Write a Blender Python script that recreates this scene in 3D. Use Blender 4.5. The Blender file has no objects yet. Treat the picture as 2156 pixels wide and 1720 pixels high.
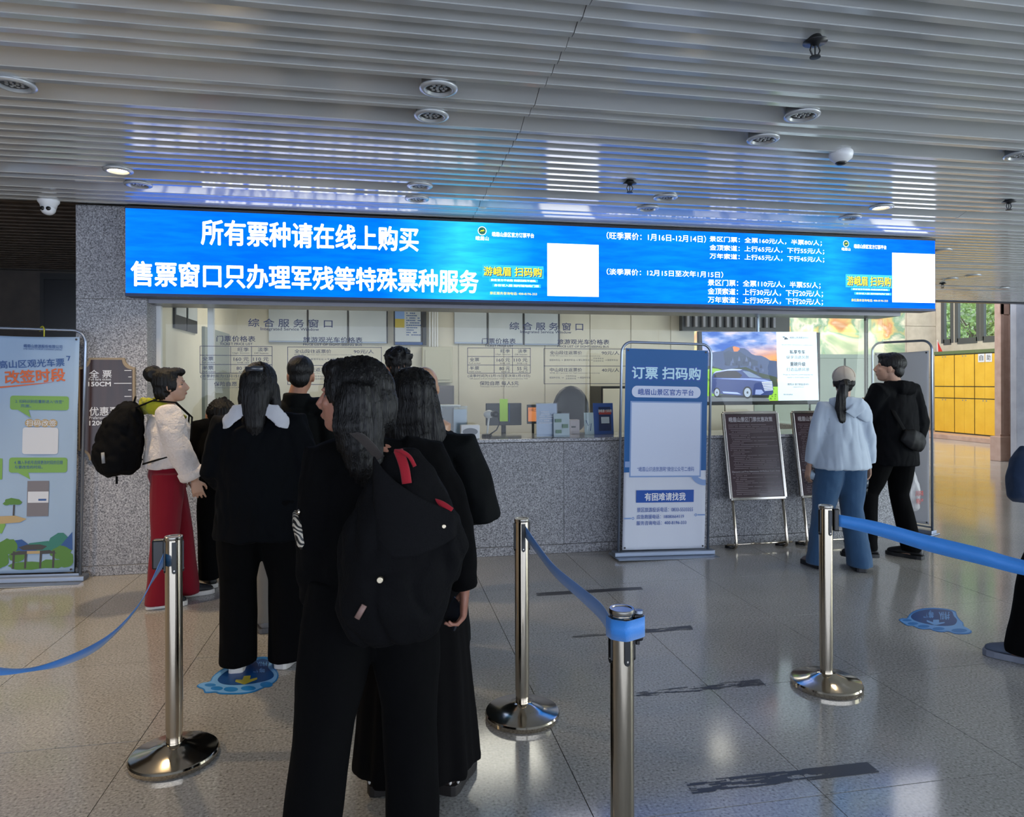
import bpy, math, random
from mathutils import Vector, Matrix, noise
random.seed(7)
V = Vector
C = bpy.context.scene.collection
SC = bpy.context.scene

# ------------------------------------------------------------ camera
F = 1450.0; CX = 1078.0; CY = 860.0; EYE = 1.5
TH = math.radians(10.6); ROLL = 0.0026; HOR = 805.0
FWD = V((math.sin(TH), math.cos(TH), 0)); RGT = V((math.cos(TH), -math.sin(TH), 0)); UP = V((0, 0, 1))
cam = bpy.data.cameras.new('camera'); camo = bpy.data.objects.new('camera', cam); C.objects.link(camo)
cam.sensor_width = 36; cam.sensor_fit = 'HORIZONTAL'; cam.lens = F / 2156 * 36
cam.shift_y = -(CY - HOR) / 2156; cam.clip_end = 200
camo.matrix_world = Matrix.Translation((0, 0, EYE)) @ Matrix.Rotation(-TH, 4, 'Z') @ Matrix.Rotation(math.pi / 2, 4, 'X') @ Matrix.Rotation(-ROLL, 4, 'Z')
SC.camera = camo

# ------------------------------------------------------------ world, lights, exposure
w = bpy.data.worlds.new('world'); SC.world = w; w.use_nodes = True
bg = w.node_tree.nodes['Background']; bg.inputs[0].default_value = (0.72, 0.82, 1.0, 1); bg.inputs[1].default_value = 5.2
SC.view_settings.view_transform = 'Standard'; SC.view_settings.look = 'None'
SC.view_settings.exposure = 0.0; SC.view_settings.gamma = 1.0; SC.view_settings.use_curve_mapping = False

def area(name, loc, target, sx, sy, power, col):
    l = bpy.data.lights.new(name, 'AREA'); l.shape = 'RECTANGLE'; l.size = sx; l.size_y = sy; l.energy = power; l.color = col
    o = bpy.data.objects.new(name, l); C.objects.link(o); o.location = loc
    o.rotation_euler = (V(target) - V(loc)).to_track_quat('-Z', 'Y').to_euler()
    return o
def spot(name, loc, target, power, col, ang=90, r=0.05, blend=0.6):
    l = bpy.data.lights.new(name, 'SPOT'); l.energy = power; l.color = col; l.spot_size = math.radians(ang); l.spot_blend = blend; l.shadow_soft_size = r
    o = bpy.data.objects.new(name, l); C.objects.link(o); o.location = loc
    o.rotation_euler = (V(target) - V(loc)).to_track_quat('-Z', 'Y').to_euler()
    return o
# daylight through the open front of the hall; an overhead fill lamp is added for the hall beyond
area('entrance_daylight', (1.5, -7.5, 4.2), (1.5, 4, 1.0), 14, 2.0, 170, (0.84, 0.91, 1.0))
area('right_daylight', (11.5, .5, 1.6), (3, 3.5, 2.6), 5, 2.6, 300, (0.90, 1.0, 0.88))
area('hall_fill', (11.0, 13.7, 6.5), (11.0, 13.7, 0), 8, 6, 560, (1.0, 0.95, 0.86))

# ------------------------------------------------------------ pixel helpers (2156x1720 frame)
def ray(px, py):
    u = (px - CX) / F; v = (HOR - ROLL * (px - CX) - py) / F
    return FWD + RGT * u + UP * v
def atY(px, py, Y): r = ray(px, py); return V((0, 0, EYE)) + r * (Y / r.y)
def atX(px, py, X): r = ray(px, py); return V((0, 0, EYE)) + r * (X / r.x)
def atZ(px, py, z=0.0): r = ray(px, py); return V((0, 0, EYE)) + r * ((z - EYE) / r.z)
def atd(px, py, d): return V((0, 0, EYE)) + ray(px, py) * d

# ------------------------------------------------------------ materials
def srgb(h):
    if isinstance(h, tuple): return h if len(h) == 4 else (*h, 1)
    h = h.lstrip('#'); c = [int(h[i:i + 2], 16) / 255 for i in (0, 2, 4)]
    return tuple(x / 12.92 if x <= .04045 else ((x + .055) / 1.055) ** 2.4 for x in c) + (1,)
MATS = {}
def mat(name, col, rough=.5, metal=0, emit=0, spec=None, bump=0, bscale=60, sheen=0, alpha=None, stretch=None, coat=0):
    if name in MATS: return MATS[name]
    m = bpy.data.materials.new(name); m.use_nodes = True; nt = m.node_tree; b = nt.nodes['Principled BSDF']
    c = srgb(col); b.inputs['Base Color'].default_value = c; b.inputs['Roughness'].default_value = rough; b.inputs['Metallic'].default_value = metal
    if spec is not None: b.inputs['Specular IOR Level'].default_value = spec
    if coat: b.inputs['Coat Weight'].default_value = coat; b.inputs['Coat Roughness'].default_value = .08
    if emit: b.inputs['Emission Color'].default_value = c; b.inputs['Emission Strength'].default_value = emit
    if sheen: b.inputs['Sheen Weight'].default_value = sheen; b.inputs['Sheen Roughness'].default_value = .6
    if bump:
        tc = nt.nodes.new('ShaderNodeTexCoord'); n = nt.nodes.new('ShaderNodeTexNoise'); bp = nt.nodes.new('ShaderNodeBump')
        n.inputs['Scale'].default_value = bscale; n.inputs['Detail'].default_value = 4
        src = tc.outputs['Object']
        if stretch:
            mp = nt.nodes.new('ShaderNodeMapping'); mp.inputs['Scale'].default_value = stretch; nt.links.new(src, mp.inputs[0]); src = mp.outputs[0]
        nt.links.new(src, n.inputs['Vector'])
        bp.inputs['Strength'].default_value = bump; bp.inputs['Distance'].default_value = .01
        nt.links.new(n.outputs[0], bp.inputs['Height']); nt.links.new(bp.outputs[0], b.inputs['Normal'])
    MATS[name] = m; return m
def noisemat(name, stops, scale, rough=.4, detail=3, kind='noise', world=True, rrough=None, bump=0, second=None, spec=None, stretch=None):
    """colour from a noise or voronoi through a ramp; second=(scale, lo, hi) large scale value variation"""
    m = bpy.data.materials.new(name); m.use_nodes = True; nt = m.node_tree; b = nt.nodes['Principled BSDF']; N = nt.nodes; L = nt.links
    if world: g = N.new('ShaderNodeNewGeometry'); src = g.outputs['Position']
    else: g = N.new('ShaderNodeTexCoord'); src = g.outputs['Object']
    if stretch:
        mp = N.new('ShaderNodeMapping'); mp.inputs['Scale'].default_value = stretch; L.new(src, mp.inputs[0]); src = mp.outputs[0]
    if kind == 'noise': t = N.new('ShaderNodeTexNoise'); t.inputs['Detail'].default_value = detail; out = t.outputs[0]
    else: t = N.new('ShaderNodeTexVoronoi'); out = t.outputs['Color']
    t.inputs['Scale'].default_value = scale; L.new(src, t.inputs['Vector'])
    r = N.new('ShaderNodeValToRGB'); L.new(out, r.inputs[0])
    e = r.color_ramp.elements
    while len(e) < len(stops): e.new(.5)
    for i, (p, c) in enumerate(stops): e[i].position = p; e[i].color = srgb(c)
    col = r.outputs[0]
    if second:
        n2 = N.new('ShaderNodeTexNoise'); n2.inputs['Scale'].default_value = second[0]; n2.inputs['Detail'].default_value = 4; L.new(src, n2.inputs['Vector'])
        mr = N.new('ShaderNodeMapRange'); mr.inputs['From Min'].default_value = .3; mr.inputs['From Max'].default_value = .7
        mr.inputs['To Min'].default_value = second[1]; mr.inputs['To Max'].default_value = second[2]; L.new(n2.outputs[0], mr.inputs[0])
        mx = N.new('ShaderNodeVectorMath'); mx.operation = 'SCALE'; L.new(col, mx.inputs[0]); L.new(mr.outputs[0], mx.inputs['Scale']); col = mx.outputs[0]
        if rrough:
            m2 = N.new('ShaderNodeMapRange'); m2.inputs['To Min'].default_value = rrough[0]; m2.inputs['To Max'].default_value = rrough[1]
            m2.inputs['From Min'].default_value = .3; m2.inputs['From Max'].default_value = .7
            L.new(n2.outputs[0], m2.inputs[0]); L.new(m2.outputs[0], b.inputs['Roughness'])
    if not rrough: b.inputs['Roughness'].default_value = rough
    if spec is not None: b.inputs['Specular IOR Level'].default_value = spec
    L.new(col, b.inputs['Base Color'])
    if bump:
        bp = N.new('ShaderNodeBump'); bp.inputs['Strength'].default_value = bump; bp.inputs['Distance'].default_value = .004
        L.new(out, bp.inputs['Height']); L.new(bp.outputs[0], b.inputs['Normal'])
    MATS[name] = m; return m
def glassmat(name, tint=(.93, .96, .95), refl=1.0, rough=.01, haze=None):
    m = bpy.data.materials.new(name); m.use_nodes = True; nt = m.node_tree; N = nt.nodes; L = nt.links; N.clear()
    o = N.new('ShaderNodeOutputMaterial'); t = N.new('ShaderNodeBsdfTransparent'); g = N.new('ShaderNodeBsdfGlossy'); mx = N.new('ShaderNodeMixShader')
    f = N.new('ShaderNodeFresnel'); f.inputs['IOR'].default_value = 1.5; mu = N.new('ShaderNodeMath'); mu.operation = 'MULTIPLY'; mu.inputs[1].default_value = refl; mu.use_clamp = True
    gm = N.new('ShaderNodeNewGeometry'); ib = N.new('ShaderNodeMath'); ib.operation = 'SUBTRACT'; ib.inputs[0].default_value = 1; L.new(gm.outputs['Backfacing'], ib.inputs[1]); m3 = N.new('ShaderNodeMath'); m3.operation = 'MULTIPLY'
    L.new(f.outputs[0], mu.inputs[0]); L.new(mu.outputs[0], m3.inputs[0]); L.new(ib.outputs[0], m3.inputs[1]); L.new(m3.outputs[0], mx.inputs[0]); t.inputs[0].default_value = (*tint, 1); g.inputs['Roughness'].default_value = rough
    L.new(t.outputs[0], mx.inputs[1]); L.new(g.outputs[0], mx.inputs[2]); L.new(mx.outputs[0], o.inputs[0]); MATS[name] = m; return m

M_floor = noisemat('terrazzo_floor', [(.30, '#6b6966'), (.42, '#9a9895'), (.58, '#aca9a6'), (.72, '#c6c3c0')], 95, detail=6, second=(1.1, .82, 1.08), rrough=(.08, .17), spec=.7)
M_grout = mat('floor_joint', '#3b3835', .7)
M_gran = noisemat('speckled_granite', [(.33, '#45464a'), (.44, '#7b7b80'), (.56, '#98989d'), (.70, '#bebec2')], 105, rough=.42, detail=7, second=(1.6, .88, 1.06))
M_slat = mat('ceiling_slat_paint', '#c4c7c8', .13, .25, spec=.9, bump=.02, bscale=3)
M_slatb = mat('ceiling_backing_paint', '#8f9293', .6)
M_cream = noisemat('cream_wall', [(.3, '#c9c4b4'), (.7, '#d3cebf')], 3, rough=.6)
M_beige = noisemat('beige_stone', [(.3, '#b3aa9a'), (.7, '#c4bbab')], 5, rough=.5)
M_pink = noisemat('pink_stone', [(.3, '#a88878'), (.7, '#b89a8a')], 6, rough=.5)
M_conc = noisemat('grey_panel', [(.3, '#8b8b92'), (.7, '#9d9da4')], 4, rough=.6)
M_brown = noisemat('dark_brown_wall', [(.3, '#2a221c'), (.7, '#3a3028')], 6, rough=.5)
M_black = mat('black_metal', '#0b0c10', .35)
M_dark = mat('dark_panel', '#15171b', .4)
M_steel = mat('polished_steel', '#c8bdac', .12, 1)  # warm reflection of beige surroundings is put into the tint
M_steel2 = mat('brushed_steel', '#bdb8b0', .24, 1)
M_alu = mat('grey_aluminium', '#8d97a8', .35, .7)
M_white = mat('white_plastic', '#d8d9db', .35)
M_glass = glassmat('booth_glass', (.97, .98, .965), .5)
M_wglass = glassmat('window_glass')
M_plastic = glassmat('clear_plastic', (.88, .90, .92), .5, .05)
M_belt = mat('blue_webbing', '#1c79cc', .55, bump=.15, bscale=300, sheen=.3)

# ------------------------------------------------------------ mesh helpers
class MB:
    def __init__(s): s.v = []; s.f = []; s.t = []
    def add(s, vs, fs):
        n = len(s.v); s.v += [tuple(v) for v in vs]; s.f += [tuple(i + n for i in f) for f in fs]; return s
    def box(s, a, b, M=None):
        x0, y0, z0 = a; x1, y1, z1 = b
        vs = [V(p) for p in ((x0, y0, z0), (x1, y0, z0), (x1, y1, z0), (x0, y1, z0), (x0, y0, z1), (x1, y0, z1), (x1, y1, z1), (x0, y1, z1))]
        if M: vs = [M @ v for v in vs]
        return s.add(vs, [(0, 3, 2, 1), (4, 5, 6, 7), (0, 1, 5, 4), (1, 2, 6, 5), (2, 3, 7, 6), (3, 0, 4, 7)])
    def quad(s, *p): return s.add(p, [tuple(range(len(p)))])
    def rings(s, rings, cap=True, close=True):
        n = len(rings[0]); vs = [p for r in rings for p in r]; fs = []
        for i in range(len(rings) - 1):
            for j in range(n if close else n - 1):
                k = (j + 1) % n; fs.append((i * n + j, i * n + k, (i + 1) * n + k, (i + 1) * n + j))
        if cap: fs.append(tuple(reversed(range(n)))); fs.append(tuple((len(rings) - 1) * n + j for j in range(n)))
        return s.add(vs, fs)
    def tube(s, pts, rads, ref=None, n=14, cap=True, flute=None):
        pts = [V(p) for p in pts]; R = []
        if not isinstance(rads, (list, tuple)): rads = [rads] * len(pts)
        ref = V(ref) if ref else None; a = None
        for i, p in enumerate(pts):
            t = (pts[min(i + 1, len(pts) - 1)] - pts[max(i - 1, 0)]).normalized()
            if ref is not None: a = (ref - t * ref.dot(t)).normalized()
            elif a is None: q = V((0, 0, 1)) if abs(t.z) < .9 else V((1, 0, 0)); a = t.cross(q).normalized()
            else: a = (a - t * a.dot(t)).normalized()
            b = t.cross(a); ra, rb = rads[i] if isinstance(rads[i], (list, tuple)) else (rads[i], rads[i]); ring = []
            for j in range(n):
                g = 2 * math.pi * j / n; k = flute(i / (len(pts) - 1), g) if flute else 1
                ring.append(p + a * (ra * math.cos(g) * k) + b * (rb * math.sin(g) * k))
            R.append(ring)
        return s.rings(R, cap)
    def lathe(s, prof, c=(0, 0, 0), n=32, M=None):
        c = V(c); R = [[(c + V((r * math.cos(2 * math.pi * j / n), r * math.sin(2 * math.pi * j / n), z))) for j in range(n)] for r, z in prof]
        if M: R = [[M @ p for p in r] for r in R]
        return s.rings(R, True)
    def ell(s, c, r, n=16, m=10, M=None):
        c = V(c); R = []
        for i in range(1, m):
            a = math.pi * i / m; R.append([c + V((r[0] * math.sin(a) * math.cos(2 * math.pi * j / n), r[1] * math.sin(a) * math.sin(2 * math.pi * j / n), -r[2] * math.cos(a))) for j in range(n)])
        if M: R = [[M @ p for p in q] for q in R]
        n0 = len(s.v); s.rings(R, False); k = len(R)
        bot = M @ (c - V((0, 0, r[2]))) if M else c - V((0, 0, r[2])); top = M @ (c + V((0, 0, r[2]))) if M else c + V((0, 0, r[2]))
        s.v += [tuple(bot), tuple(top)]; b = len(s.v) - 2
        for j in range(n): s.f.append((b, n0 + (j + 1) % n, n0 + j)); s.f.append((b + 1, n0 + (k - 1) * n + j, n0 + (k - 1) * n + (j + 1) % n))
        return s
    def prism(s, poly, y0, y1, M=None):   # poly in XZ
        n = len(poly); vs = [V((x, y0, z)) for x, z in poly] + [V((x, y1, z)) for x, z in poly]
        if M: vs = [M @ v for v in vs]
        return s.add(vs, [tuple(range(n)), tuple(reversed(range(n, 2 * n)))] + [(i, i + n, (i + 1) % n + n, (i + 1) % n) for i in range(n)])
    def mesh(s, name, smooth=False):
        me = bpy.data.meshes.new(name); me.from_pydata(s.v, [], s.f)
        if smooth:
            me.shade_smooth()
        return me
    def build(s, name, m, parent=None, smooth=False, bevel=0):
        if s.t and name == 'lettering':      # one object per written line
            out = []; cuts = s.t + [(len(s.v), len(s.f), '')]; c0 = (0, 0, 'print_shape')
            for c in cuts:
                if c[1] > c0[1]:
                    q = MB(); q.v = s.v[c0[0]:c[0]]; q.f = [tuple(i - c0[0] for i in f) for f in s.f[c0[1]:c[1]]]
                    out.append(obj(c0[2], q.mesh(c0[2]), m, parent))
                c0 = c
            return out
        me = s.mesh(name, smooth); return obj(name, me, m, parent, bevel)
def obj(name, me, m, parent=None, bevel=0):
    o = bpy.data.objects.new(name, me); C.objects.link(o)
    if m and not me.materials: me.materials.append(MATS[m] if isinstance(m, str) else m)
    if parent: o.parent = parent
    if bevel:
        md = o.modifiers.new('bevel', 'BEVEL'); md.width = bevel; md.segments = 2; md.limit_method = 'ANGLE'
    return o
def tag(o, label=None, cat=None, group=None, kind=None):
    if label: o['label'] = label
    if cat: o['category'] = cat
    if group: o['group'] = group
    if kind: o['kind'] = kind
    return o
def empty(name, loc=(0, 0, 0), rz=0, label=None, cat=None, group=None):
    o = bpy.data.objects.new(name, None); C.objects.link(o); o.location = loc; o.rotation_euler.z = rz; o.empty_display_size = .1
    return tag(o, label, cat, group)
def copytree(o, parent=None):
    c = o.copy(); C.objects.link(c); c.parent = parent
    for ch in list(o.children): copytree(ch, c)
    return c
def smoothed(me, ang=40):
    me.shade_smooth()
    try: me.set_sharp_from_angle(angle=math.radians(ang))
    except Exception: pass
    return me

# ------------------------------------------------------------ lettering
TCACHE = {}
def text_geo(s, bold=0.0, shear=0):
    k = (s, bold, shear)
    if k in TCACHE: return TCACHE[k]
    cu = bpy.data.curves.new('t', 'FONT'); cu.body = s; cu.size = 1; cu.offset = bold; cu.resolution_u = 2; cu.shear = shear
    o = bpy.data.objects.new('t', cu); C.objects.link(o)
    bpy.context.view_layer.update()
    me = o.evaluated_get(bpy.context.evaluated_depsgraph_get()).to_mesh()
    vs = [tuple(v.co) for v in me.vertices]; fs = [tuple(p.vertices) for p in me.polygons]
    bpy.data.objects.remove(o); bpy.data.curves.remove(cu)
    if not vs: vs = [(0, 0, 0), (1, 0, 0), (1, 1, 0)]; fs = []
    xs = [v[0] for v in vs]; ys = [v[1] for v in vs]
    TCACHE[k] = (vs, fs, min(xs), max(xs), min(ys), max(ys)); return TCACHE[k]
def text(mb, s, x0, z0, x1, z1, y, bold=.012, rot=0, keep=False, M=None, flip=False):
    """letters filling the box x0..x1, z0..z1 on plane y, read from -Y"""
    vs, fs, a, b, c, d = text_geo(s, 0)
    mb.t.append((len(mb.v), len(mb.f), 'lettering'))
    sx = (x1 - x0) / max(b - a, 1e-6); sz = (z1 - z0) / max(d - c, 1e-6)
    if keep: sx = sz = min(sx, sz)
    cxm, czm = (x0 + x1) / 2, (z0 + z1) / 2
    wx = (b - a) * sx; wz = (d - c) * sz; out = []
    for v in vs:
        X = (v[0] - a) * sx - wx / 2; Z = (v[1] - c) * sz - wz / 2
        if rot: X, Z = X * math.cos(rot) - Z * math.sin(rot), X * math.sin(rot) + Z * math.cos(rot)
        if flip: X, Z = -X, -Z
        out.append(V((cxm + X, y, czm + Z)))
    k = max(bold - .008, 0) * min(sx, sz) * 1.15   # heavier strokes: shifted copies a hair apart in depth
    offs = [(0, 0)] if k <= 0 else ([(-k, 0), (k, 0), (0, -k), (0, k)] if bold < .025 else [(-k, 0), (k, 0), (0, -k), (0, k), (-k * .7, -k * .7), (k * .7, k * .7), (-k * .7, k * .7), (k * .7, -k * .7)])
    for i, (ox, oz) in enumerate(offs):
        q = [V((p.x + ox, p.y - i * .00004, p.z + oz)) for p in out]
        mb.add([M @ p for p in q] if M else q, fs)
    mb.t.append((len(mb.v), len(mb.f), 'print_shape'))
    return mb
def split_loose(o):
    me = o.data; n = len(me.vertices); par = list(range(n))
    def find(i):
        while par[i] != i: par[i] = par[par[i]]; i = par[i]
        return i
    for e in me.edges:
        a, b = find(e.vertices[0]), find(e.vertices[1])
        if a != b: par[a] = b
    G = {}
    for p in me.polygons: G.setdefault(find(p.vertices[0]), []).append(tuple(p.vertices))
    if len(G) < 2 or len(G) > 24: return
    for fs in list(G.values())[1:]:
        ids = sorted({i for f in fs for i in f}); mp = {v: k for k, v in enumerate(ids)}
        m2 = bpy.data.meshes.new(me.name); m2.from_pydata([tuple(me.vertices[i].co) for i in ids], [], [tuple(mp[i] for i in f) for f in fs]); m2.materials.append(me.materials[0])
        c = bpy.data.objects.new(o.name.split('.')[0], m2); C.objects.link(c); c.parent = o.parent; c.matrix_basis = o.matrix_basis.copy()
    fs = list(G.values())[0]; ids = sorted({i for f in fs for i in f}); mp = {v: k for k, v in enumerate(ids)}
    m2 = bpy.data.meshes.new(me.name); m2.from_pydata([tuple(me.vertices[i].co) for i in ids], [], [tuple(mp[i] for i in f) for f in fs]); m2.materials.append(me.materials[0]); o.data = m2
def ptext(mb, s, p0, p1, Y, bold=.012, **k):
    a = atY(*p0, Y); b = atY(*p1, Y); return text(mb, s, a.x, b.z, b.x, a.z, Y, bold, **k)
def prect(mb, x0, y0, x1, y1, Y, th=0.001):
    a = atY(x0, y0, Y); b = atY(x1, y1, Y); return mb.box((a.x, Y - th, b.z), (b.x, Y, a.z))
def strokes(mb, x0, x1, zs, y, rnd, h=.003, gap=.004, M=None):
    """rows of tiny illegible characters"""
    for z, a, b in zs:
        x = x0 + (x1 - x0) * a; xe = x0 + (x1 - x0) * b
        while x < xe:
            wd = h * rnd.uniform(.8, 1.6)
            vs = [V(p) for p in ((x, y, z), (x + wd * .85, y, z), (x + wd * .85, y, z + h), (x, y, z + h))]
            if M: vs = [M @ v for v in vs]
            mb.add(vs, [(0, 1, 2, 3)]); x += wd * 1.15
            if rnd.random() < .06: x += h * 2
    return mb
# ============================================================ SETTING
TX, TY = 0.86, 0.88
# floor: joint bed with terrazzo slabs on it
fb = MB().box((-9, -8, -.12), (16, 18, -.007)).build('floor', M_grout); tag(fb, 'polished speckled terrazzo floor of large square slabs', None, None, 'structure')
tile = MB().box((-TX / 2 + .0018, -TY / 2 + .0018, -.012), (TX / 2 - .0018, TY / 2 - .0018, 0)).mesh('tile'); tile.materials.append(M_floor)
far = MB(); cnt = 0
for i in range(-11, 18):
    for j in range(-12, 18):
        x = .71 + TX * (i + .5); y = 2.25 + TY * (j + .5)
        if not (-9 < x < 16 and -8 < y < 18): continue
        d = V((x, y, 0)).dot(FWD); u = V((x, y, 0)).dot(RGT) / max(d, .1)
        if 1.4 < d < 9.8 and abs(u) < .86 and not (y > 6.5 and -2.3 < x < 4.6) and cnt < 290:
            o = bpy.data.objects.new('terrazzo_slab', tile); C.objects.link(o); o.parent = fb; o.location = (x, y, random.uniform(-.0004, .0004)); cnt += 1
        else: far.box((x - TX / 2 + .002, y - TY / 2 + .002, -.012), (x + TX / 2 - .002, y + TY / 2 - .002, 0))
o = far.build('distant_slabs', M_floor, fb); o['kind'] = 'stuff'

# ceiling: backing plus saw-tooth strips running along the counter
CEI = 2.87
ceil = MB().box((-9, -6, CEI + .085), (16, 10.17, CEI + .14)).build('ceiling', M_slatb); tag(ceil, 'suspended ceiling of long pale metal strips', None, None, 'structure')
JX = [-7.26, -3.26, .74, 4.74, 8.74, 12.74, 15.9]
P0 = 5.734; PT = .1187
def strip(wide, x0, x1):
    g = .0015; d = PT * (2 if wide else 1); h = .076 if wide else .032
    pr = [(-d + .001, h), (-.042, .003), (-.039, 0), (-.002, 0), (0, .003), (0, .038), (-.006, .038), (-.006, .008), (-.042, .009), (-d + .001, h + .004)]
    return MB().rings([[V((x, y, z)) for y, z in pr] for x in (x0 + g, x1 - g)], True)
SM = {}
slats = []
k = -38
missing = {4, 7, 18, 21, 32, 35, -10, -13, -24, -27}
nst = 0
rowsdone = []
stuffm = MB()
for k in range(-37, 44):
    if k in missing: continue
    Y = P0 - k * PT
    wide = (k + 1) in missing
    for a in range(len(JX) - 1):
        x0, x1 = JX[a], JX[a + 1]
        if x1 < -3 and Y > 5.75: continue
        if a == 1 and Y > 5.85: x0 = 4.0; continue
        if a == 2 and Y > 6.1: continue
        # in view?
        vis = False
        for xx in (x0, (x0 + x1) / 2, x1):
            d = V((xx, Y, 0)).dot(FWD); u = V((xx, Y, 0)).dot(RGT) / max(d, .05)
            if d > 1.6 and abs(u) < 1.0 and HOR - F * 1.37 / d > -60: vis = True
        key = (wide, round(x1 - x0, 3))
        if vis and nst < 290 and not (Y > 7.2 and a > 3):
            if key not in SM: SM[key] = strip(wide, 0, x1 - x0).mesh('strip'); SM[key].materials.append(M_slat)
            o = bpy.data.objects.new('ceiling_strip', SM[key]); C.objects.link(o); o.parent = ceil
            o.location = (x0, Y, CEI + random.uniform(-.0012, .0012)); o.rotation_euler.x = random.uniform(-.012, .012); nst += 1
        else:
            s = strip(wide, x0, x1); stuffm.add([(v[0], v[1] + Y, v[2] + CEI) for v in s.v], s.f)
o = stuffm.build('distant_strips', M_slat, ceil); o['kind'] = 'stuff'
MB().box((4.95, 10.17, CEI - .02), (16, 10.27, CEI + .3)).build('edge_trim', M_dark, ceil)

# pillar and counter wall, faced with granite slabs
WY = 5.87; PX0, PX1 = -2.34, -1.83; CT = 1.01; CXR = 4.95
pil = MB().box((PX0 + .012, WY + .012, 0), (PX1 - .06, WY + .55, CEI + .03)).build('granite_pillar', M_grout)
tag(pil, 'speckled grey granite pillar carrying the dark wooden height board', None, None, 'structure')
zs = [0, .078, 1.06, 2.16, CEI + .02]
for a, b in zip(zs, zs[1:]):
    pr = .006 if a == 0 else 0
    MB().box((PX0 - pr, WY - pr, a + .001), (PX1, WY + .225, b - .001)).build('granite_slab', M_gran, pil, bevel=.002)
cw = MB().box((PX1, WY + .012, 0), (CXR - .01, WY + .5, CT - .03)).build('wall_front', M_grout)
tag(cw, 'speckled granite counter front below the ticket windows', None, None, 'structure')
x = PX1
while x < CXR - .01:
    x1 = min(x + 1.13, CXR)
    MB().box((x + .0012, WY, .08), (x1 - .0012, WY + .3, CT - .035)).build('granite_slab', M_gran, cw, bevel=.0015); x = x1
x = PX1 + .36
MB().box((PX1 + .001, WY - .008, .001), (x - .001, WY + .2, .077)).build('skirting_stone', M_gran, cw, bevel=.002)
while x < CXR - .01:
    x1 = min(x + .86, CXR)
    MB().box((x + .0015, WY - .008, .001), (x1 - .0015, WY + .2, .077)).build('skirting_stone', M_gran, cw, bevel=.002); x = x1
M_top = noisemat('polished_counter_stone', [(.33, '#55555a'), (.5, '#8d8d92'), (.7, '#b9b9bd')], 105, rough=.08, detail=6)
ct = MB().box((PX1, WY - .015, CT - .029), (CXR + .01, WY + .62, CT)).build('counter_top', M_top, bevel=.004)
tag(ct, 'polished stone counter top running under the ticket windows', 'counter')

# header and booth shell
GY = 6.11
hd = MB().box((PX1, WY + .02, 2.135), (CXR, GY + .1, CEI + .03)).build('trim_1', mat('header_metal', '#5b5b60', .3, .6)); tag(hd, 'dark metal header above the ticket windows', None, None, 'structure')
BY = 9.3
wl = MB().box((PX1 - .05, GY + .012, 0), (PX1, BY, CEI)).build('wall_left', M_cream); tag(wl, 'cream side wall inside the ticket booth', None, None, 'structure')
wb = MB().box((PX1 - .05, BY, 0), (4.42, BY + .1, CEI)).build('wall_back', M_cream); tag(wb, 'cream back wall inside the ticket booth', None, None, 'structure')
xs = [1.0, 1.62, 2.2, 2.85, 3.45, 4.05, 4.42]
for a, b in zip([.35] + xs, xs): MB().box((a + .006, BY - .018, .1), (b - .006, BY, 2.74)).build('wall_panel', M_cream, wb, bevel=.003)
bc = MB().box((PX1, GY, 2.75), (CXR, BY, 2.82)).build('ceiling_booth', M_cream); tag(bc, 'plain ceiling inside the ticket booth', None, None, 'structure')
# glass panes
GX = [PX1 + .03, .34, 2.546, 4.756]
n = 0
for a, b in zip(GX, GX[1:] + [CXR - .02]):
    n += 1
    p = MB().box((a + .003, GY, CT + (.0 if n == 4 else .0)), (b - .003, GY + .010, 2.14)).build('window_%d' % n, M_glass); tag(p, ['clear glass pane beside the granite pillar', 'clear glass pane with the middle price lettering', 'clear glass pane in front of the landscape screen', 'narrow clear glass pane at the right booth corner'][n - 1], None, None, 'structure')
p = MB().box((CXR - .02, GY, CT), (CXR - .01, BY - .3, 2.14)).build('window_5', M_glass); tag(p, 'clear glass side pane of the booth facing the hall', None, None, 'structure')
MB().box((PX1, GY - .015, CT), (PX1 + .035, GY + .03, 2.14)).build('trim_2', M_white)['kind'] = 'structure'
MB().box((4.75, GY + .012, CT), (4.775, GY + .04, 2.14)).build('trim_3', M_dark)['kind'] = 'structure'
MB().box((-1.52, GY + .35, CT), (-1.47, GY + .4, 2.75)).build('trim_4', M_white)['kind'] = 'structure'
# side wall below the glass, right end
sw = MB().box((CXR - .12, WY + .3, 0), (CXR, BY - .3, CT - .034)).build('wall_right', M_gran); tag(sw, 'low granite side wall of the booth at its right end', None, None, 'structure')

# left corridor, dark
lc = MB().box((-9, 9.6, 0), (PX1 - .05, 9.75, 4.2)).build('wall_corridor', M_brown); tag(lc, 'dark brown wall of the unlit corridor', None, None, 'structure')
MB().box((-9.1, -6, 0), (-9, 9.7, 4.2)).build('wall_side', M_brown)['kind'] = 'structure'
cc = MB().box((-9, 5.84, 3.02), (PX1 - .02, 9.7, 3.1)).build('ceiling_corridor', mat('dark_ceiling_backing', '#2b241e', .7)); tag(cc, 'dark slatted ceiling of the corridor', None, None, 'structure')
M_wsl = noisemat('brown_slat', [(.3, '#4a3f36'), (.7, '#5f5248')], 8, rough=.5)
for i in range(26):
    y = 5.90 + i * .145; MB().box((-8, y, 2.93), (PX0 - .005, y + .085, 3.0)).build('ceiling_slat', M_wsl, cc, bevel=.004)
a = atY(86, 575, 9.59); b = atY(154, 1100, 9.59)
dr = MB().box((a.x, 9.57, 0), (PX1 - .1, 9.6, a.z)).build('door_1', mat('black_door', '#07090d', .3)); tag(dr, 'black door at the end of the dark corridor', None, None, 'structure')
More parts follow.
